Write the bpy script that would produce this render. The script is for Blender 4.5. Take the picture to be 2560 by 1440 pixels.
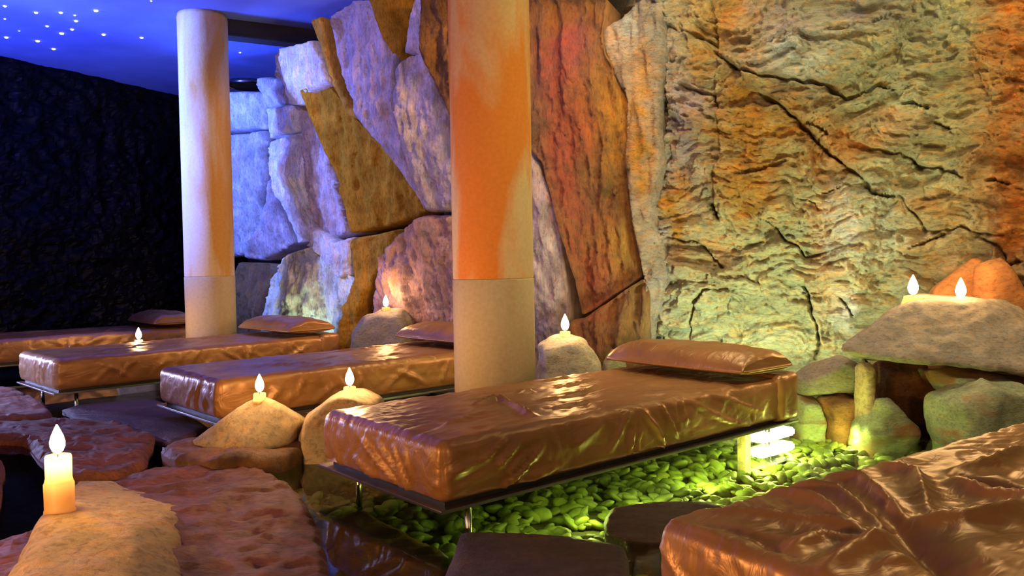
import bpy, bmesh, math
import numpy as np
from mathutils import Vector, Matrix, Euler, noise
from mathutils.geometry import delaunay_2d_cdt
for o in list(bpy.data.objects): bpy.data.objects.remove(o, do_unlink=True)
sc = bpy.context.scene
# ---- camera -----------------------------------------------------------------------------------------
cam_d = bpy.data.cameras.new('camera'); cam_d.sensor_width = 36; cam_d.lens = 36*2042.8/2560; cam_d.clip_start = .05
cam = bpy.data.objects.new('camera', cam_d); sc.collection.objects.link(cam); sc.camera = cam
PITCH, ROLL = .0335, -.0169
cam.matrix_world = Matrix.Translation((0, 0, .9)) @ Matrix.Rotation(math.pi/2-PITCH, 4, 'X') @ Matrix.Rotation(ROLL, 4, 'Z')
# ---- world, lamps, exposure ---------------------------------------------------------------------------
w = bpy.data.worlds.new('world'); sc.world = w; w.use_nodes = True
w.node_tree.nodes['Background'].inputs[0].default_value = (.85, .62, .5, 1); w.node_tree.nodes['Background'].inputs[1].default_value = .15
def spot(name, loc, aim, color, power, size=60, blend=.6, soft=.12):
    L = bpy.data.lights.new(name, 'SPOT'); L.energy = power; L.color = color; L.spot_size = math.radians(size); L.spot_blend = blend; L.shadow_soft_size = soft
    o = bpy.data.objects.new(name, L); sc.collection.objects.link(o); o.location = loc; o.rotation_euler = (Vector(aim)-Vector(loc)).to_track_quat('-Z', 'Y').to_euler(); return o
def point(name, loc, color, power, soft=.15):
    L = bpy.data.lights.new(name, 'POINT'); L.energy = power; L.color = color; L.shadow_soft_size = soft
    o = bpy.data.objects.new(name, L); sc.collection.objects.link(o); o.location = loc; return o
spot('blue_cove_uplight', (-4.6, 5.2, 1.3), (-3.5, 6.5, 2.88), (.06, .12, 1.), 640, 120, .9, .2)
spot('blue_far_uplight', (-2.9, 7.3, 1.9), (-2.2, 7.2, 2.88), (.05, .12, 1.), 60, 120, .9, .1)
spot('blue_rock_spot', (-4.6, 5.0, 2.6), (-1.9, 7.6, 1.7), (.15, .25, 1.), 1200, 58)
spot('lilac_rock_spot', (-2.4, 3.6, 2.75), (-.7, 6.4, 1.8), (.62, .46, 1.), 170, 56)
spot('blue_lounger_spot', (-4.7, 3.9, 1.1), (-2.9, 5.1, .25), (.46, .50, 1.), 260, 44)
spot('blue_floor_spot', (-5.1, 6.25, .72), (-2.9, 5.05, .28), (.42, .46, 1.), 240, 50, .6, .15)
spot('lilac_column_spot', (-3.2, 2.4, 2.4), (-.1, 3.94, 1.5), (.80, .55, .95), 60, 40)
spot('yellow_column_spot', (2.2, 3.0, 2.7), (-.1, 3.94, 1.4), (1., .92, .25), 55, 40)
spot('lavender_column_spot', (-4.5, 5.4, 2.2), (-2.41, 6.53, 1.3), (.50, .50, 1.), 95, 34)
spot('green_rear_uplight', (-1.75, 6.75, .12), (-1.6, 7.4, .9), (.80, 1., .72), 16, 110)
spot('ochre_slab_spot', (.2, 4.9, 2.7), (-1.15, 6.75, 1.7), (1., .60, .14), 70, 34)
spot('ochre_column_spot', (-.6, 5.3, 2.7), (-2.34, 6.34, 1.4), (1., .62, .16), 34, 50)
point('warm_fill_front', (-1.9, .9, .62), (1., .50, .17), 90, .12)  # added warm fill, low and out of view, for the lounger ends
point('warm_fill_side', (.9, -.3, .95), (1., .60, .26), 42, .15)  # added warm fill behind the camera for the lounger sides
spot('gold_rock_spot', (.9, 4.35, 2.82), (1.1, 5.5, .5), (1., .82, .42), 66, 130)
spot('gold_rock_spot', (2.2, 3.6, 2.82), (2.5, 4.7, .5), (1., .84, .42), 68, 130)
spot('gold_fill_spot', (1.2, 1.6, 2.8), (1.8, 4.9, 1.0), (1., .85, .5), 110, 90)
spot('gold_lounger_spot', (2.1, 3.3, 2.8), (1.35, 2.05, .36), (1., .76, .34), 42, 60)
spot('amber_rear_spot', (.5, 4.3, 2.8), (-.5, 6.6, .9), (1., .55, .22), 110, 90)
spot('green_uplight', (1.35, 4.5, .10), (1.5, 5.3, 1.2), (.90, 1., .60), 85, 130)
spot('rust_edge_spot', (2.2, 2.4, 2.8), (2.9, 4.0, 1.4), (1., .5, .15), 60, 60)
POND = 7
sc.view_settings.view_transform = 'Standard'; sc.view_settings.look = 'None'; sc.view_settings.exposure = .35; sc.view_settings.gamma = 1; sc.view_settings.use_curve_mapping = False
# ---- layout estimated from image pixels, converted to world units (metres; the wall in arc length along its plan curve and height) ----
# ---- the cave wall as a curve in plan: arc length s along it, height z, outward offset h into the room
PLAN = np.array([(5.2,1.8),(4.5,2.75),(3.65,3.85),(2.68,4.8),(1.62,5.35),(.6,5.85),(-.4,6.4),(-1.3,7.0),(-1.95,7.6),(-2.5,8.15),(-2.92,8.9),(-3.22,9.8),(-3.5,10.8)])
def _curve():
    P = np.vstack([2*PLAN[0]-PLAN[1], PLAN, 2*PLAN[-1]-PLAN[-2]]); out = []
    for i in range(1, len(P)-2):
        t = np.linspace(0, 1, 40, endpoint=False)[:, None]
        a, b, c, d = P[i-1], P[i], P[i+1], P[i+2]
        out.append(.5*(2*b+(c-a)*t+(2*a-5*b+4*c-d)*t*t+(3*b-a-3*c+d)*t**3))
    Q = np.vstack(out+[PLAN[-1:]])
    S = np.concatenate([[0], np.cumsum(np.linalg.norm(np.diff(Q, axis=0), axis=1))])
    T = np.gradient(Q, axis=0); T /= np.linalg.norm(T, axis=1)[:, None]
    for k in range(30): T[1:-1] = (T[:-2]+T[1:-1]*2+T[2:])/4
    N = np.stack([-T[:, 1], T[:, 0]], 1); N /= np.linalg.norm(N, axis=1)[:, None]
    return Q, S, N
CQ, CS, CN = _curve()
SMAX = CS[-1]
def wall_point(s, z, h):
    x = np.interp(s, CS, CQ[:, 0]); y = np.interp(s, CS, CQ[:, 1])
    nx = np.interp(s, CS, CN[:, 0]); ny = np.interp(s, CS, CN[:, 1])
    lean = .34*np.clip(z/2.88, 0, 1.1)**1.3 - .05
    o = h+lean
    return np.stack([x+nx*o, y+ny*o, np.broadcast_to(z, np.shape(x))], -1)
BOULDERS = [('boulder', 0.1, 0.1, 'grey', [(9.963, 2.537), (9.432, 2.459), (9.334, 2.396), (9.504, 2.138), (9.803, 2.145), (10.103, 2.166)]),
 ('boulder', 0.08, 0.1, 'grey', [(10.198, 2.175), (9.841, 2.138), (9.528, 2.129), (9.468, 2.047), (9.573, 1.752), (9.746, 1.434), (9.731, 1.134), (10.016, 0.988), (11.239, 0.983)]),
 ('boulder', 0.3, 0.08, 'pale', [(8.765, 2.666), (8.313, 2.645), (8.199, 2.303), (8.413, 2.258), (8.622, 2.205), (8.758, 2.226), (8.777, 2.415), (8.898, 2.481)]),
 ('boulder', 0.16, 0.07, 'grey', [(9.199, 2.541), (8.997, 2.48), (8.98, 2.278), (9.297, 2.289), (9.333, 2.405)]),
 ('boulder', 0.2, 0.06, 'pale', [(9.26, 2.273), (8.943, 2.255), (8.799, 2.233), (8.809, 2.028), (9.285, 2.015)]),
 ('boulder', 0.2, 0.09, 'pale', [(9.256, 1.996), (8.778, 2.009), (8.776, 1.709), (8.797, 1.098), (9.081, 1.086), (9.141, 1.326), (9.322, 1.689)]),
 ('rock_slab', 0.17, 0.07, 'mauve', [(8.78, 2.227), (8.548, 2.283), (8.419, 1.68), (8.317, 1.136), (8.499, 1.096), (8.737, 1.239), (8.768, 1.511), (8.795, 1.98)]),
 ('boulder', 0.1, 0.08, 'mauve', [(9.556, 1.714), (9.354, 1.34), (9.292, 1.085), (9.764, 0.938), (10.181, 0.959), (9.729, 1.283)]),
 ('boulder', 0.34, 0.14, 'greengrey', [(9.095, 0.975), (8.671, 1.054), (8.443, 0.957), (8.26, 0.762), (8.211, 0.609), (8.294, 0.284), (8.429, 0.096), (9.367, 0.044), (9.377, 0.55), (9.265, 0.801)]),
 ('boulder', 0.24, 0.08, 'grey', [(8.669, 1.234), (8.417, 1.086), (8.25, 1.12), (8.271, 0.797), (8.393, 0.758), (8.597, 0.965), (8.846, 1.065), (8.74, 1.09)]),
 ('boulder', 0.18, 0.1, 'rust', [(10.2, 0.929), (9.651, 0.916), (9.597, 0.796), (9.707, 0.533), (9.696, 0.04), (10.623, 0.001)]),
 ('rock_slab', 0.22, 0.05, 'brown', [(8.518, 2.291), (8.297, 2.327), (8.104, 2.02), (7.83, 1.69), (7.575, 1.281), (7.898, 1.187), (8.249, 1.146), (8.306, 1.572), (8.41, 1.899)]),
 ('rock_slab', 0.3, 0.04, 'amber', [(8.334, 2.797), (8.221, 2.81), (8.177, 2.381), (8.043, 2.01), (8.127, 2.044), (8.221, 2.316), (8.281, 2.608)]),
 ('rock_slab', 0.36, 0.1, 'lilac', [(8.13, 2.777), (7.892, 2.845), (7.69, 2.823), (7.632, 2.565), (7.516, 2.326), (7.565, 2.081), (7.544, 1.651), (7.43, 1.285), (7.682, 1.662), (7.942, 1.98), (8.079, 2.35)]),
 ('boulder', 0.34, 0.08, 'brown', [(7.703, 2.845), (7.3, 2.781), (7.407, 2.591), (7.558, 2.366), (7.643, 2.574)]),
 ('rock_slab', 0.34, 0.12, 'lilac', [(7.51, 2.313), (7.315, 2.43), (7.217, 2.221), (7.092, 1.891), (7.051, 1.612), (7.085, 1.263), (7.43, 1.273), (7.542, 1.651), (7.558, 2.081)]),
 ('boulder', 0.4, 0.08, 'darkbrown', [(7.172, 2.738), (6.794, 2.672), (6.726, 1.85), (7.002, 1.55), (7.063, 1.883), (7.186, 2.221), (7.229, 2.335)]),
 ('boulder', 0.46, 0.05, 'lilac', [(7.232, 2.737), (7.159, 2.724), (7.215, 2.324), (7.194, 2.279), (7.319, 2.377), (7.399, 2.378), (7.329, 2.549)]),
 ('boulder', 0.24, 0.1, 'ochre', [(8.287, 1.089), (7.866, 1.163), (7.71, 1.158), (7.966, 0.954), (8.073, 0.765), (8.198, 0.44), (8.244, 0.094), (8.436, 0.082), (8.333, 0.568), (8.249, 0.798)]),
 ('boulder', 0.3, 0.14, 'redmauve', [(7.633, 1.171), (7.461, 1.252), (6.817, 1.235), (6.835, 0.105), (8.14, 0.077), (8.091, 0.449), (7.981, 0.749), (7.884, 0.947)]),
 ('rock_slab', 0.26, 0.08, 'rust',
  [(6.854, 2.719), (5.986, 2.579), (6.032, 2.353), (6.019, 2.228), (5.888, 2.05), (5.854, 1.912), (5.919, 1.489), (5.884, 1.126), (5.841, 0.785), (6.177, 0.564), (6.278, 0.507), (6.328, 0.761), (6.422, 1.146),
   (6.521, 1.583), (6.77, 1.873)]),
 ('rock_slab', 0.22, 0.06, 'lilac', [(6.799, 1.867), (6.558, 1.58), (6.478, 1.369), (6.435, 1.12), (6.403, 0.787), (6.401, 0.507), (6.492, 0.02), (6.897, -0.004), (6.855, 1.248)]),
 ('boulder', 0.3, 0.09, 'rust', [(6.242, 0.5), (5.823, 0.77), (5.779, 0.668), (5.807, 0.364), (5.849, 0.069), (6.417, 0.038), (6.342, 0.487)]),
 ('rock_slab', 0.18, 0.1, 'taupe',
  [(6.045, 2.405), (5.915, 2.46), (5.767, 2.564), (5.64, 2.545), (5.631, 2.219), (5.686, 1.882), (5.684, 1.531), (5.761, 1.228), (5.672, 0.808), (5.729, 0.596), (5.846, 0.216), (5.846, 0.772), (5.9, 1.129),
   (5.936, 1.497), (5.901, 1.928), (6.051, 2.262)])]
CRACKS = [([(5.409, 2.246), (5.238, 2.093), (5.119, 2.019), (4.936, 1.961), (4.71, 1.919), (4.593, 1.824), (4.392, 1.892)], 0.018, 0.1),
 ([(5.076, 1.914), (4.939, 1.809), (4.759, 1.598), (4.623, 1.475), (4.487, 1.348), (4.447, 1.256)], 0.016, 0.09), ([(4.447, 1.26), (4.306, 1.239)], 0.02, 0.12),
 ([(4.554, 1.536), (4.281, 1.484), (4.171, 1.41), (4.017, 1.365), (3.889, 1.289)], 0.018, 0.11), ([(5.236, 1.425), (5.137, 1.434), (4.95, 1.486)], 0.015, 0.08),
 ([(5.107, 1.172), (5.001, 1.077), (4.964, 1.001), (4.884, 0.961), (4.829, 0.898), (4.717, 0.926)], 0.012, 0.08), ([(4.833, 0.747), (4.796, 0.545), (4.76, 0.368), (4.775, 0.227)], 0.018, 0.14),
 ([(4.275, 1.242), (4.182, 1.122), (4.135, 1.031), (4.016, 1.023), (3.956, 1.039), (3.85, 0.99), (3.668, 0.994)], 0.014, 0.09), ([(4.219, 0.939), (4.021, 1.004)], 0.014, 0.1),
 ([(5.434, 1.252), (5.378, 1.154)], 0.03, 0.16), ([(5.668, 1.027), (5.495, 1.004), (5.402, 0.882), (5.326, 0.823)], 0.014, 0.08), ([(5.57, 0.346), (5.536, 0.59), (5.461, 0.671), (5.322, 0.681)], 0.014, 0.09),
 ([(4.736, 1.294), (4.666, 1.305), (4.579, 1.324)], 0.01, 0.06), ([(5.772, 1.499), (5.815, 1.291), (5.865, 1.159)], 0.02, 0.12), ([(5.657, 2.028), (5.665, 1.852), (5.704, 1.702), (5.743, 1.498)], 0.012, 0.05),
 ([(5.332, 2.523), (5.323, 2.356), (5.338, 2.238), (5.558, 2.351)], 0.016, 0.08), ([(5.826, 1.738), (5.692, 1.727)], 0.01, 0.05), ([(5.585, 2.033), (5.344, 1.941), (5.335, 1.847)], 0.015, 0.08),
 ([(5.223, 1.836), (5.124, 1.87), (5.02, 1.821)], 0.01, 0.05), ([(4.939, 1.785), (4.747, 1.673), (4.667, 1.608)], 0.014, 0.07), ([(4.415, 1.887), (4.301, 1.838)], 0.012, 0.08),
 ([(4.258, 1.765), (4.099, 1.721)], 0.014, 0.07), ([(4.079, 1.64), (3.991, 1.588)], 0.014, 0.06), ([(3.804, 1.295), (3.683, 1.271)], 0.014, 0.07),
 ([(3.871, 0.973), (3.769, 0.936), (3.71, 0.834), (3.631, 0.856)], 0.014, 0.08), ([(4.631, 0.647), (4.539, 0.523)], 0.012, 0.06), ([(4.745, 0.896), (4.49, 0.928)], 0.006, 0.03),
 ([(5.796, 0.561), (5.734, 0.752)], 0.01, 0.04), ([(5.922, 0.197), (5.691, 0.398)], 0.01, 0.04), ([(4.45, 0.152), (4.563, 0.373)], 0.012, 0.05), ([(4.879, 1.271), (4.764, 1.241), (4.741, 1.192)], 0.01, 0.04),
 ([(5.333, 0.75), (5.23, 0.775), (5.106, 0.718)], 0.01, 0.04), ([(5.129, 0.775), (5.084, 0.594), (4.964, 0.492)], 0.008, 0.03), ([(3.897, 2.034), (3.986, 1.982), (4.165, 2.005)], 0.01, 0.04),
 ([(4.297, 2.286), (4.433, 2.238), (4.706, 2.204)], 0.012, 0.05), ([(5.838, 2.499), (5.896, 2.433), (5.822, 2.323)], 0.02, 0.1)]
LEDGES = [([(4.42, 1.254), (4.623, 1.494), (4.849, 1.729), (5.075, 1.928), (5.31, 2.186)], 0.09, 0.3), ([(3.867, 1.266), (4.105, 1.383), (4.281, 1.475), (4.554, 1.536)], 0.07, 0.25),
 ([(3.629, 0.988), (3.85, 0.995), (4.129, 1.026), (4.283, 1.243)], 0.06, 0.25), ([(5.321, 2.545), (5.327, 2.26), (5.345, 1.922), (5.349, 1.473), (5.424, 1.169)], -0.06, 0.2),
 ([(5.701, 2.602), (5.66, 1.953), (5.757, 1.472), (5.866, 1.133), (5.793, 0.643)], -0.08, 0.16), ([(4.721, 0.921), (4.884, 0.969), (5.001, 1.077), (5.119, 1.183)], 0.05, 0.22),
 ([(4.766, 0.24), (4.796, 0.545), (4.84, 0.773)], 0.05, 0.2)]
STAINS = [((5.178, 1.685), 0.282, 0.373, 'amber', 0.9), ((5.229, 2.367), 0.166, 0.166, 'amber', 0.8), ((5.165, 1.311), 0.216, 0.152, 'amber', 0.7), ((3.675, 1.726), 0.136, 0.914, 'rustorange', 1.0),
 ((3.647, 1.054), 0.097, 0.265, 'rustorange', 0.9), ((4.78, 1.747), 0.136, 0.095, 'amber', 0.8), ((4.646, 1.524), 0.137, 0.12, 'amber', 0.9), ((4.462, 1.558), 0.202, 0.07, 'orange', 0.6),
 ((4.349, 1.664), 0.137, 0.057, 'orange', 0.8), ((4.869, 1.909), 0.159, 0.071, 'rust', 0.7), ((4.951, 2.304), 0.201, 0.209, 'lilac', 0.7), ((4.502, 2.269), 0.251, 0.134, 'lilac', 0.55),
 ((4.888, 2.087), 0.135, 0.093, 'bluegrey', 0.6), ((4.708, 2.067), 0.159, 0.115, 'greengrey', 0.5), ((4.279, 1.749), 0.267, 0.136, 'green', 0.5), ((5.716, 2.309), 0.155, 0.323, 'lilac', 0.7),
 ((5.586, 1.718), 0.156, 0.411, 'lilac', 0.8), ((5.807, 1.29), 0.109, 0.429, 'lilac', 0.8), ((5.761, 0.752), 0.136, 0.273, 'lilac', 0.7), ((5.842, 1.945), 0.053, 0.466, 'amber', 0.7),
 ((5.635, 1.177), 0.066, 0.318, 'amber', 0.8), ((4.696, 1.092), 0.058, 0.495, 'rustlight', 0.6), ((5.407, 0.908), 0.156, 0.158, 'rustlight', 0.5), ((4.107, 1.165), 0.175, 0.116, 'amber', 0.5),
 ((3.958, 0.837), 0.268, 0.14, 'rustlight', 0.5), ((4.198, 0.887), 0.111, 0.095, 'brown', 0.7), ((4.289, 0.672), 0.134, 0.365, 'green', 0.4), ((4.398, 1.082), 0.18, 0.216, 'greengrey', 0.6),
 ((4.627, 1.09), 0.058, 0.22, 'pale', 0.7), ((4.608, 0.522), 0.069, 0.1, 'pale', 0.6), ((6.033, 0.305), 0.172, 0.226, 'green', 0.5), ((5.578, 0.536), 0.317, 0.245, 'green', 0.35),
 ((3.943, 1.759), 0.268, 0.353, 'olive', 0.4), ((5.462, 2.204), 0.102, 0.245, 'amber', 0.5)]
STAINS_MID = [((5.784, 1.907), 0.056, 0.449, 'amber', 0.7), ((5.803, 1.533), 0.052, 0.203, 'amber', 0.8), ((5.861, 2.38), 0.076, 0.096, 'bluegrey', 0.8), ((6.282, 2.264), 0.163, 0.177, 'purple', 0.9),
 ((6.354, 1.493), 0.115, 0.539, 'red', 0.8), ((6.17, 0.76), 0.14, 0.412, 'red', 0.7), ((6.25, 1.748), 0.138, 0.13, 'red', 0.7), ((5.991, 0.998), 0.162, 0.159, 'amber', 0.5), ((6.332, 2.168), 0.139, 0.307, 'red', 0.6),
 ((6.0, 1.802), 0.157, 0.305, 'brown', 0.6)]
FLAGS = [('red', 0.1,
  [(-1.561, 3.082), (-1.458, 3.257), (-1.338, 3.361), (-1.103, 3.253), (-0.887, 3.057), (-0.73, 2.796), (-0.619, 2.529), (-0.536, 2.276), (-0.473, 2.055), (-0.378, 1.712), (-1.385, 1.748), (-1.765, 2.24), (-1.52, 2.499),
   (-1.513, 2.617), (-1.569, 2.92)]),
 ('red', 0.1,
  [(-2.975, 4.209), (-2.688, 4.247), (-2.444, 4.334), (-2.055, 4.235), (-1.706, 3.874), (-1.605, 3.584), (-1.511, 3.326), (-1.545, 3.17), (-1.658, 3.089), (-1.76, 3.067), (-1.972, 3.392), (-2.294, 3.798),
   (-2.762, 3.904)]),
 ('red', 0.11, [(-4.11, 5.634), (-3.443, 5.454), (-3.067, 5.136), (-2.73, 4.743), (-2.49, 4.399), (-2.605, 4.319), (-3.111, 4.254)]),
 ('purple', 0.1, [(-2.615, 4.684), (-2.588, 4.896), (-2.24, 5.035), (-1.964, 4.726), (-1.549, 4.109), (-1.555, 3.917), (-1.598, 3.744), (-1.824, 3.957), (-2.077, 4.195), (-2.334, 4.369)]),
 ('brown', 0.135,
  [(-1.512, 3.44), (-1.446, 3.639), (-1.243, 3.909), (-1.003, 4.199), (-0.667, 4.169), (-0.653, 3.722), (-0.839, 3.543), (-0.91, 3.255), (-1.016, 3.183), (-1.177, 3.194), (-1.345, 3.259), (-1.433, 3.333)]),
 ('purple', 0.1, [(-0.164, 2.459), (0.012, 2.427), (0.244, 2.354), (0.309, 2.317), (0.286, 2.035), (0.256, 1.689), (-0.199, 1.705), (-0.186, 2.056), (-0.175, 2.227)]),
 ('red', 0.1, [(-2.875, 3.677), (-2.335, 3.599), (-2.196, 3.478), (-2.014, 3.2), (-1.783, 2.81), (-1.78, 2.591), (-2.015, 2.563)]),
 ('purple', 0.085, [(0.271, 2.548), (0.33, 2.715), (0.482, 2.776), (0.671, 2.765), (0.728, 2.627), (0.581, 2.399), (0.416, 2.338), (0.316, 2.371), (0.265, 2.434)]),  # low dark slab, makes the dark patch by the closest lounger
 ('brown', 0.035, [(-0.624, 2.775), (-0.558, 2.9), (-0.383, 2.669), (-0.199, 2.415), (-0.207, 2.223), (-0.224, 1.844), (-0.4, 1.85), (-0.503, 2.236)])]
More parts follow.
